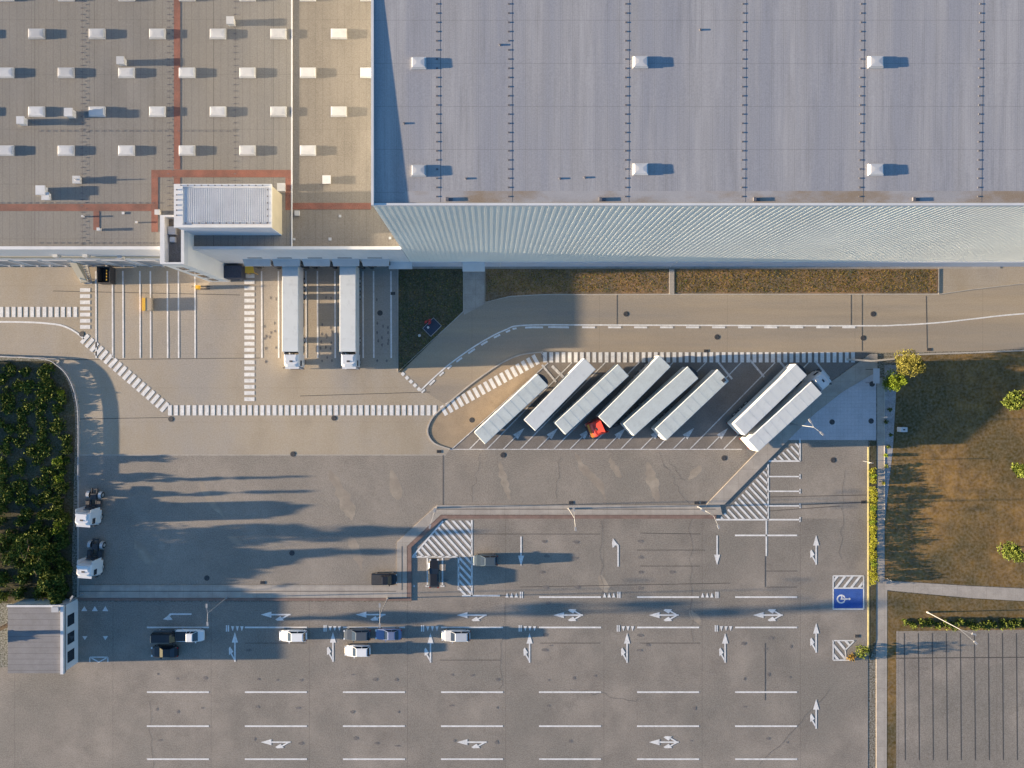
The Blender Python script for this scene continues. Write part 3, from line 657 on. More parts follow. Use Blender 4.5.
def make_tractor(root, cx=0.0, paint='cabw', rz=0, deflector=True):
    """tractor unit with the cab centre at cx, front towards +x, chassis behind it"""
    Mx = Matrix.Translation((cx, 0, 0)) @ Matrix.Rotation(rz, 4, 'Z')
    def bd(b, n, m, p):
        b.v = [tuple(Mx @ Vector(v)) for v in b.v]; return b.build(n, m, p)
    b = MB(); b.m = 0; rs = []
    for (xa, xb, w_, z) in ((-1.1, 1.2, 1.23, .5), (-1.1, 1.22, 1.25, 1.5), (-1.1, 1.16, 1.25, 2.2), (-1.1, .95, 1.22, 3.0), (-1.08, .75, 1.16, 3.35), (-1.0, .5, 1.0, 3.55)):
        c = .16; rs.append([(xa, -w_, z), (xb-c*2, -w_, z), (xb-c*.5, -w_+c, z), (xb, -w_*.55, z), (xb, w_*.55, z), (xb-c*.5, w_-c, z), (xb-c*2, w_, z), (xa, w_, z)])
    b.rings(rs); cab = bd(b, 'cab', M[paint], root)
    b = MB(); rs = []
    for (xb, w_, z) in ((1.185, 1.14, 2.02), (.99, 1.1, 2.95)): rs.append([(xb-.1, -w_, z), (xb+.03, -w_*.55, z), (xb+.03, w_*.55, z), (xb-.1, w_, z), (xb-.2, w_, z), (xb-.2, -w_, z)])
    b.rings(rs); bd(b, 'windscreen', M['glass'], cab)
    for s in (-1, 1):
        b = MB(); b.bbox(-.15, .75, s*1.245-.015, s*1.245+.015, 2.05, 2.8); bd(b, 'side_window', M['glass'], cab)
        b = MB(); b.box((1.05, s*1.48, 2.4), (.14, .22, .7)); b.tube((.95, s*1.2, 2.72), (1.05, s*1.45, 2.72), .025, n=5); bd(b, 'mirror', M['dark'], cab)
        b = MB(); b.box((1.215, s*.9, .85), (.06, .42, .2)); bd(b, 'headlight', M['lampglass'], cab)
    b = MB(); b.box((-.15, 0, 3.58), (.62, .5, .07)); bd(b, 'roof_hatch', M['dark'], cab)
    b = MB(); b.bbox(1.15, 1.26, -1.2, 1.2, .35, .7); b.bbox(1.21, 1.245, -.75, .75, 1.0, 1.7); bd(b, 'grille', M['dark'], cab)
    b = MB(); b.bbox(.75, 1.22, -1.1, 1.1, 3.02, 3.08); bd(b, 'sun_visor', M[paint] if paint == 'cabw' else M['amber'], cab)
    if deflector:
        b = MB()
        for s in (-1, 1): b.add([(-1.1, s*1.2, 1.0), (-1.65, s*1.2, 1.0), (-1.65, s*1.2, 3.4), (-1.1, s*1.2, 3.4), (-1.1, s*1.15, 1.0), (-1.65, s*1.15, 1.0), (-1.65, s*1.15, 3.4), (-1.1, s*1.15, 3.4)], [(0, 1, 2, 3), (7, 6, 5, 4), (0, 4, 5, 1), (1, 5, 6, 2), (2, 6, 7, 3), (3, 7, 4, 0)])
        b.rings([[(-1.0, -1.0, 3.5), (-1.0, 1.0, 3.5), (.3, .8, 3.5), (.3, -.8, 3.5)], [(-1.0, -.95, 3.86), (-1.0, .95, 3.86), (-.5, .7, 3.72), (-.5, -.7, 3.72)]])
        bd(b, 'wind_deflector', M[paint], cab)
    b = MB(); b.bbox(-4.6, .9, -.5, -.36, .65, .95); b.bbox(-4.6, .9, .36, .5, .65, .95)
    for x in (-4.5, -3.0, -1.9): b.bbox(x, x+.15, -.36, .36, .68, .92)
    b.box((-3.3, 0, 1.02), (.9, .9, .12)); b.bbox(-2.6, -1.5, -1.2, -.6, .45, 1.0); b.bbox(-2.6, -1.5, .6, 1.2, .45, 1.0); b.box((-1.5, -.2, 1.25), (.25, 1.4, .6))
    bd(b, 'chassis', M['dark'], root)
    for s in (-1, 1):
        b = MB(); rs = []
        for k in range(7):
            a = PI*k/6; rs.append([(-3.5+.66*math.cos(a), s*.75, .5+.62*math.sin(a)), (-3.5+.66*math.cos(a), s*1.23, .5+.62*math.sin(a)), (-3.5+.6*math.cos(a), s*1.23, .5+.56*math.sin(a)), (-3.5+.6*math.cos(a), s*.75, .5+.56*math.sin(a))])
        b.rings(rs); bd(b, 'mudguard', M['metal'] if paint == 'cabw' else M['dark'], root)
    for x in (.1, -3.5):
        for s in (-1, 1): bd(wheelmb(x, s*1.06, .5, .34), 'wheel', [M['rubber'], M['metal']], root)

def axis_place(a, c, h=4.0):
    A = Vector(g2(*a, h)); C = Vector(g2(*c, h)); m = (A+C)/2; d = C-A; return m, math.atan2(d.y, d.x), d.length
def trailer(a, c, label, **k):
    m, ang, ln = axis_place(a, c)
    r = empty('semi_trailer', (m.x, m.y, .03), ang, label, 'trailer', 'trailers parked in the angled lorry bays'); make_trailer(r, **k); return r
trailer((480, 438), (542.5, 380), 'leftmost trailer in the angled bays, beside the tan paved island', reefer=True)
trailer((530, 425), (589.7, 364), 'second trailer from the left in the angled bays, plain pale roof', roof='tarpw', ribs=False)
trailer((561, 428), (622.7, 370.7), 'third trailer from the left, just left of the one with the red cab', ribs=True)
trailer((629, 429.6), (693, 372.6), 'smooth roofed trailer just right of the one with the red cab', ribs=False, reefer=True)
r6 = trailer((661.6, 433.8), (722.6, 376), 'trailer with ribbed roof beside the empty bay, sixth from the left', reefer=False)
b = MB(); b.box((6.3, -.6, 4.03), (.6, .55, .06)); b.build('roof_hatch', M['dark'], r6)
trailer((739.4, 429.5), (801.5, 369.5), 'white roofed trailer right of the empty bay, next to the lorry with white cab', roof='tarpw', reefer=True)
m, ang, ln = axis_place((604, 422.5), (665.3, 360.8))
r = empty('articulated_lorry', (m.x, m.y, .03), ang+PI, 'articulated lorry with red cab turned out at the lower end of its bay', 'lorry'); make_trailer(r, roof='tarp', ribs=False, gear=False); make_tractor(r, 8.35, 'cabr', R(-22))
m, ang, ln = axis_place((752.7, 446), (817, 387.5))
r = empty('articulated_lorry', (m.x, m.y, .03), ang, 'rightmost lorry in the angled bays, white cab at its upper end', 'lorry'); make_trailer(r, roof='tarpw', gear=False); make_tractor(r, 8.45, 'cabw', R(-3))
m, ang, ln = axis_place((290, 263), (290.5, 350))
for (gx, lab) in ((290.2, 'left of the two white lorries backed onto the loading docks'), (347.7, 'right of the two white lorries backed onto the loading docks, before the empty bays')):
    x, _ = g2(gx, 300, 4); yc = G(0, 308.5, 4)[1]
    r = empty('articulated_lorry', (x, yc, .03), -PI/2, lab, 'lorry', 'white lorries at the loading docks'); make_trailer(r, roof='tarpw', ribs=True, gear=False); make_tractor(r, 8.3, 'cabw')
for px, py, lab in ((82, 520, 'upper of the two white tractor units without trailer by the tree belt'), (83.5, 571.5, 'lower of the two white tractor units without trailer, nearest the walkway')):
    x, y = g2(px, py, 3.5); r = empty('tractor_unit', (x, y, .03), -PI/2-R(4), lab, 'truck cab', 'bobtail tractor units by the tree belt'); make_tractor(r, 0, 'cabw', 0, True)

# ------------------------------------------------------------------ cars
def make_car(root, paint, L_=4.4, kind='saloon'):
    hw = .9; b = MB(); st = {'saloon': [(-1, .62, .55, .55), (-.97, .8, .4, .82), (-.8, .9, .3, .95), (-.3, .92, .28, .98), (.35, .92, .28, .96), (.72, .88, .3, .86), (.93, .76, .36, .74), (1, .55, .48, .6)],
                              'van': [(-1, .8, .4, .9), (-.97, .9, .35, 1.1), (-.5, .93, .3, 1.12), (.5, .93, .3, 1.1), (.8, .9, .3, 1.0), (.96, .8, .36, .86), (1, .6, .5, .7)]}['van' if kind in ('van', 'pickup') else 'saloon']
    rs = []
    for (t, w_, z0, z1) in st:
        x = t*L_/2; c = .12
        rs.append([(x, -w_+c, z0), (x, -w_, z0+c), (x, -w_, z1-c*1.2), (x, -w_+c*1.4, z1), (x, w_-c*1.4, z1), (x, w_, z1-c*1.2), (x, w_, z0+c), (x, w_-c, z0)][::-1])
    b.rings(rs); body = b.build('body', paint, root)
    if kind == 'saloon': cab = (-.78, -.52, .02, .36, 1.38)
    elif kind == 'estate': cab = (-.93, -.8, .05, .4, 1.42)
    elif kind == 'van': cab = (-.985, -.97, .55, .82, 1.95)
    else: cab = (-.15, -.1, .35, .62, 1.75)
    xa, xb, xc, xd = [t*L_/2 for t in cab[:4]]; zt = cab[4]; zb = .93 if kind not in ('van', 'pickup') else 1.08
    b = MB(); b.m = 0 if kind != 'van' else 1
    b.rings([[(xa, -.80, zb), (xd, -.80, zb-.03), (xd, .80, zb-.03), (xa, .80, zb)], [(xb, -.64, zt-.05), (xc, -.64, zt-.05), (xc, .64, zt-.05), (xb, .64, zt-.05)]])
    b.build('windows', [M['glass'], paint], root)
    b = MB(); b.rings([[(xb-.02, -.67, zt-.048), (xc+.02, -.67, zt-.048), (xc+.02, .67, zt-.048), (xb-.02, .67, zt-.048)], [(xb+.1, -.55, zt+.01), (xc-.08, -.55, zt+.01), (xc-.08, .55, zt+.01), (xb+.1, .55, zt+.01)]])
    for s in (-1, 1):
        for (p, q) in (((xc, s*.655, zt-.05), (xd, s*.79, zb-.03)), ((xb, s*.655, zt-.05), (xa, s*.79, zb))): b.tube(p, q, .04, n=5)
        xm = (xb+xc)/2; b.tube((xm, s*.66, zt-.05), (xm, s*.81, zb), .045, n=5)
    b.build('roof', paint, root)
    if kind == 'pickup':
        b = MB(); b.bbox(-L_/2+.1, xa-.08, -.78, .78, 1.12, 1.14); b.build('load_cover', M['dark'], root)
    for x in (-L_*.31, L_*.33):
        for s in (-1, 1): wheelmb(x, s*.80, .33, .22).build('wheel', [M['rubber'], M['metal']], root)
    for s in (-1, 1):
        b = MB(); b.box((L_/2*.955, s*.64, .7), (.22, .28, .13)); b.build('headlight', M['lampglass'], root)
        b = MB(); b.box((-L_/2*.975, s*.68, .8), (.1, .22, .13)); b.build('tail_light', M['tail'], root)
        b = MB(); b.box((xd-.35, s*.98, zb+.04), (.16, .2, .12)); b.build('mirror', paint, root)
cw = mat('white_car_paint', (.75, .76, .76), .3, var=.02, fine=0, coat=.6); cb = mat('black_car_paint', (.02, .021, .024), .25, var=.05, fine=0, coat=.6)
cg = mat('grey_car_paint', (.10, .115, .13), .3, .3, var=.03, fine=0, coat=.6); cbl = mat('blue_grey_car_paint', (.19, .23, .36), .3, .3, var=.03, fine=0, coat=.6)
ct = mat('teal_grey_car_paint', (.09, .12, .14), .3, .3, var=.03, fine=0, coat=.6); cs = mat('silver_car_paint', (.60, .62, .63), .3, .3, var=.02, fine=0, coat=.6)
for px, py, rot, pt, L_, kd, lab in (
    (190, 635.5, 0, cw, 4.6, 'pickup', 'white pickup parked nose out beside the black van on the left'),
    (166, 636.5, 0, cb, 4.0, 'van', 'black boxy van behind the white pickup in the upper stall row'),
    (164.5, 652, PI, cb, 4.4, 'saloon', 'black car in the stall row below the black van'),
    (293, 636, PI, cw, 4.5, 'estate', 'white hatchback alone in its stall left of the dark grey car'),
    (357, 635, PI, cg, 4.4, 'estate', 'dark grey hatchback nose to tail with the blue-grey saloon'),
    (388.5, 634.5, PI, cbl, 4.3, 'saloon', 'blue-grey saloon right of the dark grey hatchback'),
    (357.5, 651, PI, cw, 4.2, 'estate', 'white compact car in the stall below the dark grey hatchback'),
    (456, 636, PI, cs, 4.7, 'estate', 'silver white estate car, rightmost in the lower stall row'),
    (434, 573.5, PI/2, cb, 4.7, 'estate', 'black car parked nose up below the hatched triangle'),
    (485.5, 560.5, PI, ct, 4.0, 'estate', 'teal grey hatchback beside the hatched zone, right of the black car'),
    (384, 579, 0, cb, 4.1, 'pickup', 'black pickup in the yard against the corner of the walkway')):
    x, y = g2(px, py, .8); r = empty('pickup_truck' if kd == 'pickup' else 'parked_van' if kd == 'van' else 'parked_car', (x, y, .03), rot, lab, 'van' if kd == 'van' else 'pickup truck' if kd == 'pickup' else 'car'); make_car(r, pt, L_, kd)

# dark lorry standing sideways at the wall below the penthouse
x, y = g2(226, 272, 2.2); r = empty('delivery_truck', (x, y, .03), PI, 'dark blue delivery truck parked along the wall beside the stair tower', 'truck')
b = MB(); roundbox(b, -2.6, 1.0, 1.0, .7, 2.6, .08); b.build('load_box', M['navy'], r)
b = MB(); roundbox(b, 1.08, 2.6, .95, .45, 2.2, .15); c = b.build('cab', M['navy'], r); b = MB(); b.bbox(2.59, 2.63, -.8, .8, 1.25, 1.95); b.build('windscreen', M['glass'], c); b = MB(); b.box((1.8, 0, 2.215), (.7, .8, .04)); b.build('roof_hatch', M['dark'], c)
wheels(r, (-1.7, 1.7), .85, .42, .26)

# ------------------------------------------------------------------ dock side equipment
def thing1(name, mb, m, label, cat, group=None, **k): return tag(mb.build(name, m, None, **k), label, cat, group)
x, y = g2(85, 275, 1); r = empty('dock_staircase', (x, y, 0), 0, 'grey metal staircase leading from the dock down to the zebra path', 'staircase')
b = MB()
for i in range(9): b.box((0, 1.5-i*.33, 1.25-i*.14), (1.15, .3, .04))
b.build('steps', M['metal'], r)
for s in (-1, 1):
    b = MB(); b.tube((s*.6, 1.7, 2.3), (s*.6, -1.3, 1.05), .035, n=6)
    for i in range(4): b.tube((s*.6, 1.6-i*.95, 1.25-i*.4), (s*.6, 1.6-i*.95, 2.28-i*.4), .03, n=6)
    b.add([(s*.58, 1.7, 1.1), (s*.58, -1.3, 0), (s*.58, -1.3, .25), (s*.58, 1.7, 1.4), (s*.62, 1.7, 1.1), (s*.62, -1.3, 0), (s*.62, -1.3, .25), (s*.62, 1.7, 1.4)], [(0, 1, 2, 3), (7, 6, 5, 4), (3, 2, 6, 7), (0, 4, 5, 1), (1, 5, 6, 2), (0, 3, 7, 4)])
    b.build('handrail', M['metal'], r)
x, y = g2(75, 273, 2.5); r = empty('waste_chute', (x, y, 0), 0, 'cream waste chute with sloping side at the dock wall left of the staircase', 'chute')
b = MB(); b.rings([[(-.6, 2.2, 2.2), (.5, 2.2, 2.2), (.5, 2.2, 3.6), (-.6, 2.2, 3.6)], [(-.2, -1.2, .3), (.9, -1.2, .3), (.9, -1.2, .9), (-.2, -1.2, .9)]][::-1]); b.build('chute_body', M['cream'], r)
b = MB(); b.box((-.2, 1.6, 1.2), (.12, .12, 2.3)); b.box((.3, -.6, .45), (.12, .12, .8)); b.build('support', M['dark'], r)
x, y = g2(104, 275, 1.5); r = empty('waste_container', (x, y, 0), 0, 'black open waste container with yellow bars standing in a dock bay', 'container')
b = MB()
for a in ((-1.05, -.95, -1.35, 1.35), (.95, 1.05, -1.35, 1.35), (-.95, .95, -1.35, -1.25), (-.95, .95, 1.25, 1.35)): b.bbox(*a, .15, 1.7)
b.bbox(-.95, .95, -1.25, 1.25, .15, .3); b.build('bin', M['dark'], r)
b = MB()
for i in range(4): b.box((.55, -.8+i*.5, 1.72), (.14, .22, .06))
b.build('yellow_bar', M['yobj'], r)
for s in (-1, 1):
    b = MB(); b.tube((s*.7, -1.3, .16), (s*.7, 1.3, .16), .1, n=8); b.build('skid', M['metal'], r)
x, y = g2(147, 304.5, .5); r = empty('loading_platform', (x, y, 0), 0, 'low yellow ended platform cart standing on the lines of the empty docks', 'platform')
b = MB(); b.bbox(-.55, .9, -1.05, 1.05, .28, .8); b.build('deck', M['concrete'], r)
b = MB(); b.add([(-.55, -1.05, .1), (-.62, -1.05, .1), (-.62, 1.05, .1), (-.55, 1.05, .1), (-.55, -1.05, .82), (-.62, -1.05, .82), (-.62, 1.05, .82), (-.55, 1.05, .82)], [(0, 3, 2, 1), (4, 5, 6, 7), (0, 1, 5, 4), (1, 2, 6, 5), (2, 3, 7, 6), (3, 0, 4, 7)]); b.bbox(-.549, -.1, -1.05, 1.05, .803, .83); b.build('yellow_end', M['yobj'], r)
for sx in (-.3, .65):
    for sy in (-.85, .85):
        b = MB(); b.tube((sx, sy-.06, .16), (sx, sy+.06, .16), .13, n=10); b.build('wheel', M['rubber'], r)
x, y = g2(200, 287, .8); r = empty('pallet_truck', (x, y, 0), 0, 'small yellow pallet truck standing right of the empty dock lines', 'pallet truck')
b = MB(); b.box((-.5, 0, .55), (.55, .7, .75), top=.8); b.build('motor_housing', M['yobj'], r)
b = MB(); b.tube((-.75, 0, .8), (-1.1, 0, 1.25), .04, n=6); b.tube((-1.1, -.2, 1.25), (-1.1, .2, 1.25), .035, n=6); b.build('handle', M['dark'], r)
for s in (-1, 1):
    b = MB(); b.bbox(-.2, 1.3, s*.22-.08, s*.22+.08, .1, .18); b.build('fork', M['dark'], r)
x, y = g2(249.5, 270.5, 2.0); r = empty('wall_guard', (x, y, 0), 0, 'yellow rounded guard hood over the door at the top of the zebra path', 'guard')
b = MB(); b.rings([[(-.6, .8, 2.1), (.6, .8, 2.1), (.6, .8, 2.2), (-.6, .8, 2.2)], [(-.75, -.4, 1.9), (.75, -.4, 1.9), (.75, -.4, 2.0), (-.75, -.4, 2.0)]][::-1]); b.build('hood', M['yobj'], r)
for s in (-1, 1):
    b = MB(); b.tube((s*.6, -.3, 0), (s*.6, -.3, 1.9), .05, n=6); b.build('post', M['yobj'], r)
# valve station in the grass triangle
x, y = g2(432, 327, .4); r = empty('valve_station', (x, y, .09), R(45), 'red valves above a dark blue pit cover in the shaded grass triangle', 'valve')
b = MB(); b.bbox(-1.2, 1.2, -.9, .9, 0, .22); b.build('pit_cover', M['navy'], r)
b = MB(); b.bbox(-1.25, 1.25, -.95, -.9, 0, .26); b.bbox(-1.25, 1.25, .9, .95, 0, .26); b.bbox(-1.25, -1.2, -.9, .9, 0, .26); b.bbox(1.2, 1.25, -.9, .9, 0, .26); b.build('rim', M['metal'], r)
for dx, dy in ((.5, 1.0), (-.1, 1.25), (.2, .7)):
    b = MB(); b.tube((dx, dy, .0), (dx, dy, .75), .1, n=8); b.tube((dx-.35, dy, .6), (dx+.35, dy, .6), .07, n=8); b.tube((dx, dy, .75), (dx, dy, .82), .2, n=10); b.build('valve', M['redm'], r)
b = MB(); b.tube((-.5, .4, .22), (-.5, .4, .35), .2, n=10); b.build('cap', M['coping'], r)
x, y = g2(419.5, 335.5); b = MB(); b.tube((x, y, .08), (x, y, .3), .24, .18, n=12); b.tube((x, y, .3), (x, y, .42), .1, .06, n=8); thing1('vent_cap', b, M['coping'], 'small round white vent cap in the grass left of the red valves', 'vent cap')

# manholes and drains
mh = [(82, 334, 'where the zebra path turns diagonal near the dock lines'), (171, 419, 'at the lower left bend of the zebra path'), (334, 418, 'just below the long zebra path'), (293, 454, 'on the joint between concrete and dark asphalt'),
      (472, 420, 'in the tan island left of the trailers'), (626, 314, 'in the upper lane of the road behind the trailers'), (717, 337, 'in the lower lane of the road above the bays'), (873, 314, 'in the upper lane near the right end of the road'),
      (863, 338, 'in the lower lane near the autumn tree'), (832, 422, 'in the middle of the grey paved plaza'), (871, 421, 'at the right edge of the grey plaza'), (872, 384, 'at the top of the grey plaza near the green tree'), (833, 460, 'in the car park below the plaza'),
      (380, 313, 'in the empty shaded dock bay'), (503, 455, 'in the yard below the first trailers'), (724, 458, 'in the yard below the empty lorry bay'), (292, 553, 'in the shaded left yard'), (207, 578, 'in the shaded yard near the walkway')]
proto = None
for px, py, lab in mh:
    x, y = g2(px, py)
    if proto is None:
        b = MB(); b.m = 0; b.tube((0, 0, -.03), (0, 0, .016), .45, n=20); b.m = 1; b.tube((0, 0, .0161), (0, 0, .026), .62 if False else .36, n=20)
        proto = b.build('manhole_cover', [M['tar'], M['dark']]); o = proto
    else: o = proto.copy(); COL.objects.link(o)
    o.location = (x, y, .03); tag(o, 'round dark manhole cover '+lab, 'manhole cover', 'manhole covers set in the paving')
proto = None
for px, py, lab in ((439, 451.5, 'beside the rounded tip of the tan island'), (571, 502.5, 'at the walkway kerb below the trailers'), (696.5, 502.8, 'left one of the pair at the walkway kerb near the hatched triangle'), (703, 502.8, 'right one of the pair at the walkway kerb near the hatched triangle'),
                    (262.5, 585.5-3, 'at the left walkway kerb in the dark yard'), (857, 636, 'in the car park below the blue disabled bay'), (863, 502, 'at the yellow kerb on the right of the car park'), (706, 351, 'at the road edge above the bays'), (929, 349.5, 'at the road edge right of the autumn tree'), (393, 293.5, 'beside the shaded grass triangle at the docks')):
    x, y = g2(px, py)
    if proto is None:
        b = MB(); b.m = 0; b.box((0, 0, 0), (.75, .5, .03)); b.m = 1
        for k in range(5): b.box((-.28+k*.14, 0, .018), (.04, .4, .012))
        proto = b.build('drain_grate', [M['tar'], M['dark']]); o = proto
    else: o = proto.copy(); COL.objects.link(o)
    o.location = (x, y, .045); tag(o, 'rectangular drain grate '+lab, 'drain', 'drain grates along the kerbs')

# guardrail along the tree belt
gp = [g2(x+1.2, y) for x, y in smoothline([(79.5, 476), (79.5, 420), (77, 397), (70, 378), (59, 366), (42, 359), (-20, 356), (-90, 354)], 7)]
r = empty('guardrail', (*gp[0], 0), 0, 'steel guardrail that bends around the tree belt at the left edge of the yard', 'guardrail')
b = MB(); strip(b, gp, .08, .43, .72); strip(b, offset(gp, -.05), .03, .5, .64); ch(b, 'beam', M['rail'], r)
acc = 0
for i in range(len(gp)-1):
    acc += (Vector(gp[i+1])-Vector(gp[i])).length
    if acc > 1.9 or i == 0:
        acc = 0; x, y = gp[i]; b = MB(); b.bbox(x-.13, x-.045, y-.06, y+.06, 0, .72); ch(b, 'post', M['rail'], r)

# ------------------------------------------------------------------ lamp posts
def lamp_post(base, top, heads, lab, h=7.2):
    bx, by = g2(*base); r = empty('lamp_post', (bx, by, .04), 0, lab, 'lamp post', 'white lamp posts around the yard and car park')
    T = Vector((0, 0, h)); b = MB(); b.tube((0, 0, 0), (0, 0, h), .075, .045, 10); b.tube((0, 0, 0), (0, 0, .5), .16, .14, 10); b.build('pole', M['pole'], r)
    for hd in heads:
        d = Vector((hd[0], hd[1], 0)); e = T+d+Vector((0, 0, .25)); u = d.normalized(); b = MB(); b.tube(T-Vector((0, 0, .1)), e, .035, .028, 6); b.build('arm', M['pole'], r)
        b = MB(); b.box(tuple(e+u*.3), (.62, .28, .12), math.atan2(u.y, u.x)); hh = b.build('lamp_head', M['pole'], r)
        b = MB(); b.box(tuple(e+u*.3-Vector((0, 0, .075))), (.5, .24, .02), math.atan2(u.y, u.x)); b.build('lens', M['lampglass'], hh)
lamp_post((227.5, 597), None, ((0, .95), (.1, -1.2)), 'two headed white lamp post at the walkway, leftmost of the row')
lamp_post((387.8, 598), None, ((0, 1.2), (0, -1.3)), 'two headed white lamp post near the corner below the black pickup')
lamp_post((437, 507.5), None, ((.2, .8), (-.35, -1.1)), 'two headed white lamp post on the angled walkway above the hatched triangle')
lamp_post((568.5, 508.5), None, ((-.1, 1.1), (.1, -1.3)), 'two headed white lamp post in the middle of the upper walkway')
lamp_post((698, 506.5), None, ((-1.5, .8), (.5, -1.3)), 'two headed white lamp post where the walkway meets the hatched triangle')
lamp_post((791, 424), None, ((-.55, .75), (.85, -.75)), 'two headed white lamp post beside the grey plaza right of the last trailer')
lamp_post((927, 612), None, ((1.6, -.5), (1.9, -1.7)), 'white lamp post with bent arm over the side car park at lower right')
lamp_post((84, 593.5), None, ((.3, .4),), 'short single headed white lamp post at the walkway end beside the gatehouse', 3.4)
b = MB(); x, y = g2(902.5, 429.5, .6); b.bbox(x-.55, x+.55, y-.38, y+.38, .04, 1.0); b.m = 1; b.box((x, y, 1.02), (.3, .2, .05)); thing1('utility_cabinet', b, [M['coping'], M['dark']], 'white utility cabinet standing on the brown lawn beside the gravel strip', 'cabinet')
for px, py, lab, cat_ in ((877, 416, 'small white sign on a post at the right edge of the grey plaza', 's'), (863, 461, 'small white sign on a post inside the car park near the yellow kerb', 's')):
    x, y = g2(px, py); r = empty('sign_post', (x, y, .03), 0, lab, 'sign'); b = MB(); b.tube((0, 0, 0), (0, 0, 2.3), .035, n=6); b.build('post', M['pole'], r); b = MB(); b.box((0, -.05, 2.1), (.6, .04, .45)); b.build('panel', M['coping'], r)
x, y = g2(881.5, 582, .5); r = empty('wicket_gate', (x, y, .06), 0, 'pale metal barrier gate where the two paths cross at right', 'gate')
b = MB(); b.tube((-1.2, .2, 0), (-1.2, .2, 1.1), .05, n=6); b.tube((1.2, .4, 0), (1.2, .4, 1.1), .05, n=6); b.build('post', M['pole'], r); b = MB(); b.tube((-1.2, .2, 1.0), (1.2, .4, 1.0), .05, n=6); b.tube((-1.2, .2, .5), (1.2, .4, .5), .04, n=6); b.build('bar', M['pole'], r)
# low retaining wall by the autumn tree
b = MB(); strip(b, W((846, 351.5+8), (870, 361), (893, 359)), .3, .125, .45); thing1('low_wall', b, M['kerb'], 'short pale wall at the foot of the autumn tree', 'wall')
r = empty('bench_shelter', (*g2(871.5, 376, 1), .12), 0, 'narrow grey bench shelter at the top of the plaza', 'shelter')
b = MB(); b.bbox(-.5, .5, -1.2, 1.2, 2.1, 2.2); b.build('roof', M['canopy'], r)
for sx in (-.4, .4):
    for sy in (-1.1, 1.1): b = MB(); b.tube((sx, sy, 0), (sx, sy, 2.1), .04, n=6); b.build('post', M['dark'], r)

# ------------------------------------------------------------------ trees, shrubs, ground cover
def leafcloud(rx, ry, zc, rz, n, size, clumps, seed, cone=False):
    rnd = random.Random(seed); b = MB(); cl = []
    for i in range(clumps):
        a = rnd.uniform(0, 2*PI); t = rnd.random()**.5*.75; zz = rnd.uniform(-.8, .85)
        sc = (1-(zz+1)/2*.93) if cone else math.sqrt(max(.05, 1-zz*zz))
        cl.append((math.cos(a)*t*rx*sc, math.sin(a)*t*ry*sc, zc+zz*rz, rnd.uniform(.28, .5)*min(rx, ry)*(max(.35, sc) if cone else 1)))
    for i in range(n):
        c = cl[rnd.randrange(clumps)]; v = Vector((rnd.gauss(0, 1), rnd.gauss(0, 1), rnd.gauss(0, 1))).normalized()*c[3]*rnd.uniform(.55, 1.08)
        p = Vector(c[:3])+v
        u = Vector((rnd.gauss(0, 1), rnd.gauss(0, 1), rnd.gauss(0, .6))).normalized(); w_ = u.cross(Vector((rnd.gauss(0, 1), rnd.gauss(0, 1), rnd.gauss(0, 1)))).normalized()
        s = size*rnd.uniform(.6, 1.3); b.add([tuple(p-u*s), tuple(p+w_*s*.5), tuple(p+u*s), tuple(p-w_*s*.5)], [(0, 1, 2, 3)])
    return b
def trunkmb(h, r, seed, spread):
    rnd = random.Random(seed); b = MB(); b.tube((0, 0, 0), (0, 0, h*.5), r, r*.7, 8); b.tube((0, 0, h*.5), (.05, .05, h*.88), r*.7, r*.2, 7)
    for i in range(6):
        a = i*2.4; z = h*(.22+.09*i); b.tube((0, 0, z), (math.cos(a)*spread, math.sin(a)*spread, z+spread*.6), r*.4, r*.1, 5)
    return b
def plant(name, px, py, h, rad, lf, lab, cat, group=None, n=700, size=.17, cone=False, seed=0, ground=True):
    x, y = g2(px, py, h*.4); r = empty(name, (x, y, .05), 0, lab, cat, group)
    zb = .1*h if ground else .3*h
    leafcloud(rad, rad*random.uniform(.85, 1.1), (h+zb)/2, (h-zb)/2, n, size, 16 if not cone else 26, seed or int(px*7+py), cone).build('crown' if 'tree' in name or 'cypress' in name else 'foliage', M[lf], r)
    trunkmb(h, max(.03, h*.022), int(px), rad*.6).build('trunk' if 'tree' in name or 'cypress' in name else 'stem', M['bark'], r)
    return r
belt = 'trees and bushes of the belt at the left edge'
for px, py, h, rad, lf, cone, lab in (
    (62, 484, 5.0, .5, 'lf_mid', True, 'slim dark green tree by the guardrail end casting a long narrow shadow'),
    (57, 499, 4.8, .75, 'lf_mid', True, 'slim conical tree just below the slimmest one in the left belt'),
    (55, 513, 4.2, 1.7, 'lf_dark', True, 'broad conical tree beside the upper tractor unit'),
    (30, 545, 8.6, 3.2, 'lf_dark', True, 'tallest dark tree in the belt between the two tractor units'),
    (40, 563, 6.5, 3.0, 'lf_dark', True, 'wide dark tree level with the lower tractor unit'),
    (55, 580, 3.4, 2.2, 'lf_dark', False, 'round dark tree below the lower tractor unit by the yard edge'),
    (60, 596, 3.0, 1.6, 'lf_dark', False, 'dark bush tree just above the gatehouse')):
    plant('belt_tree', px, py, h, rad, lf, lab, 'tree', belt, 3200 if rad > 1 else 1500, .24 if rad > 1 else .17, cone)
plant('cypress', -26, 642, 16.6, 1.75, 'lf_dark', 'tall columnar cypress at the far left whose shadow crosses the whole car park', 'tree', None, 6500, .26, False, 5)
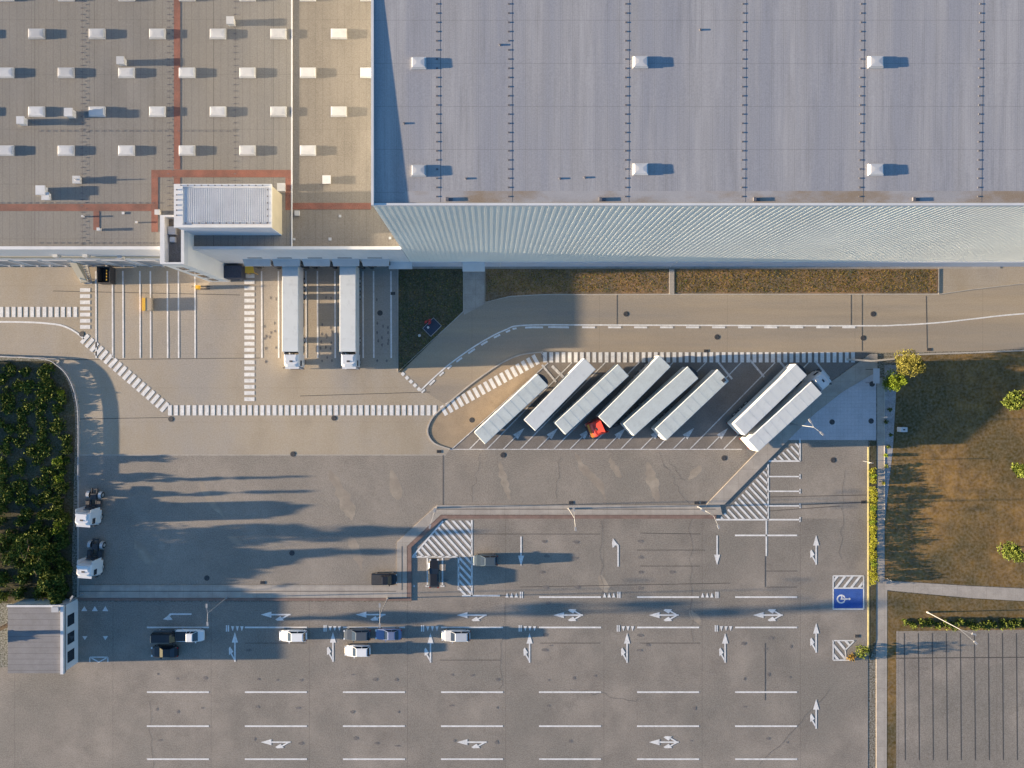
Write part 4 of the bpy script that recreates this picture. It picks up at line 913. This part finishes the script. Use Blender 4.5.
for px, py, h, rad, lf, lab in ((59, 461, 1.9, .8, 'lf_lime', 'upper of the two small lime green bushes above the tractor units'), (61, 478, 1.8, 1.0, 'lf_lime', 'lower of the two small lime green bushes above the tractor units'),
                           (60, 527, 2.1, 1.25, 'lf_lime', 'bright lime bush just left of the upper tractor unit cab'), (62, 393, .9, .6, 'lf_lime', 'small lime green bush near the top of the left belt')):
    plant('lime_bush', px, py, h, rad, lf, lab, 'bush', belt, 600, .15)
k = 0
for py in range(372, 600, 10):
    for px0 in (-38, -16, 6, 26, 44, 62):
        k += 1
        px = px0+random.uniform(-7, 6)
        if px0 == 62 and py < 395: px -= 10
        if px0 < 0 and k % 2: continue
        hh = random.uniform(1.2, 2.0) if py > 505 else random.uniform(.2, .28) if px0 > 40 else random.uniform(.32, .42) if px0 > 0 else .55
        if 478 < py < 505: hh = .55
        plant('belt_shrub', px, py+random.uniform(-4, 4), hh, random.uniform(1.1, 1.6), random.choice(['lf_dark', 'lf_mid']), 'dense dark green shrub filling the belt at the left edge of the yard', 'shrub', 'dark shrubs filling the left belt', 380, .21)
plant('autumn_tree', 905, 362, 4.6, 2.3, 'lf_autumn', 'thin autumn coloured tree at the bend where road and lawn meet', 'tree', None, 5000, .12, False, 3, False)
plant('green_tree', 892, 382, 3.4, 1.9, 'lf_lime', 'bright green young tree below the autumn tree at the top of the gravel strip', 'tree', None, 4200, .12, False, 9, False)
for px, py, s, lf, lab in ((889.5, 410, .42, 'lf_dark', 'first small dark bush from the top on the gravel strip'), (885.5, 421.5, .45, 'lf_dark', 'second small dark bush on the gravel strip'), (889.5, 434.5, .42, 'lf_dark', 'third small dark bush, level with the utility cabinet'), (888, 447, .38, 'lf_dark', 'fourth small dark bush on the gravel strip'),
                       (885.5, 455, .38, 'lf_lime', 'small yellowish bush on the gravel strip between two dark ones'), (885.5, 466, .48, 'lf_mid', 'lowest dark green bush on the gravel strip'), (883, 483, .35, 'lf_yel', 'small yellow bush on the narrow end of the gravel strip')):
    plant('small_bush', px, py, s*1.5, s, lf, lab, 'bush', 'small bushes on the gravel strip', 160, .1)
yy = 471
while yy < 584:
    if not (484 < yy < 489):
        plant('hedge_shrub', 872.6+random.uniform(-.8, .8), yy, random.uniform(.8, 1.25), random.uniform(.55, .8), random.choice(['lf_yel', 'lf_yel', 'lf_lime']), 'yellow-green shrub of the clipped row between yellow kerb and right path', 'shrub', 'yellow-green hedge row by the kerb', 450, .085)
    yy += 4.6
plant('round_shrub', 861, 651, 1.6, 1.3, 'lf_mid', 'dark green bush in the lower right corner island beside the hatched box', 'bush', None, 500, .15)
plant('low_shrub', 850, 656, .7, .9, 'lf_brown', 'low brown bush between the hatched box and the dark green bush', 'bush', None, 300, .12)
for i, px in enumerate(range(905, 1040, 8)):
    plant('hedge_bush', px, 624.5+random.uniform(-2, 1.5), random.uniform(.8, 1.2), random.uniform(.7, 1.0), 'lf_mid' if i % 3 else 'lf_dark', 'green bush in the hedge above the side car park at lower right', 'bush', 'hedge above the side car park', 300, .13)
for px, py, h, rad in ((1010, 400, 4, 1.9), (1018, 470, 3.5, 1.6), (1008, 550, 4.2, 2.0)):
    plant('young_tree', px, py, h, rad, 'lf_mid', 'small tree standing in the open brown lawn at the right', 'tree', 'small trees in the right lawn', 2200, .17, False, 0, False)
for px in (905, 925):
    pass
# ground cover: dry tufts in the planting strips, patchy grass in the lawn
def cover(name, areas, n, mats, size, hz):
    b = MB(); rnd = random.Random(11)
    for i in range(n):
        a = areas[rnd.randrange(len(areas))]; 
        px = rnd.uniform(a[0], a[2]); py = rnd.uniform(a[1], a[3])
        if len(a) > 4 and not a[4](px, py): continue
        x, y = g2(px, py); s = size*rnd.uniform(.5, 1.4); an = rnd.uniform(0, PI); z = .09+rnd.uniform(0, hz)
        u = Vector((math.cos(an), math.sin(an), rnd.uniform(-.15, .25))); v = Vector((-math.sin(an), math.cos(an), rnd.uniform(-.2, .3))); p = Vector((x, y, z)); b.m = rnd.choices(range(len(mats)), [5, 2, 3][:len(mats)])[0]
        b.add([tuple(p-u*s), tuple(p-v*s*.35), tuple(p+u*s), tuple(p+v*s*.35)], [(0, 1, 2, 3)])
    o = b.build(name, [M[k] for k in mats]); tag(o, kind='stuff'); return o
o = cover('dry_ground_cover', [(487, 270, 667, 292), (676, 270, 936, 292), (676, 270, 936, 292)], 12000, ['lf_brown', 'lf_dark', 'lf_brown'], .12, .05); tag(o, 'rust brown and olive ground cover in the long strip before the warehouse wall', 'ground cover')
o = cover('shaded_ground_cover', [(399.5, 270, 462, 368, lambda x, y: y < 371-(x-401)*.97)], 1800, ['lf_dark', 'lf_mid', 'lf_brown'], .12, .03); tag(o, 'dark green ground cover in the shaded triangle beside the docks', 'ground cover')
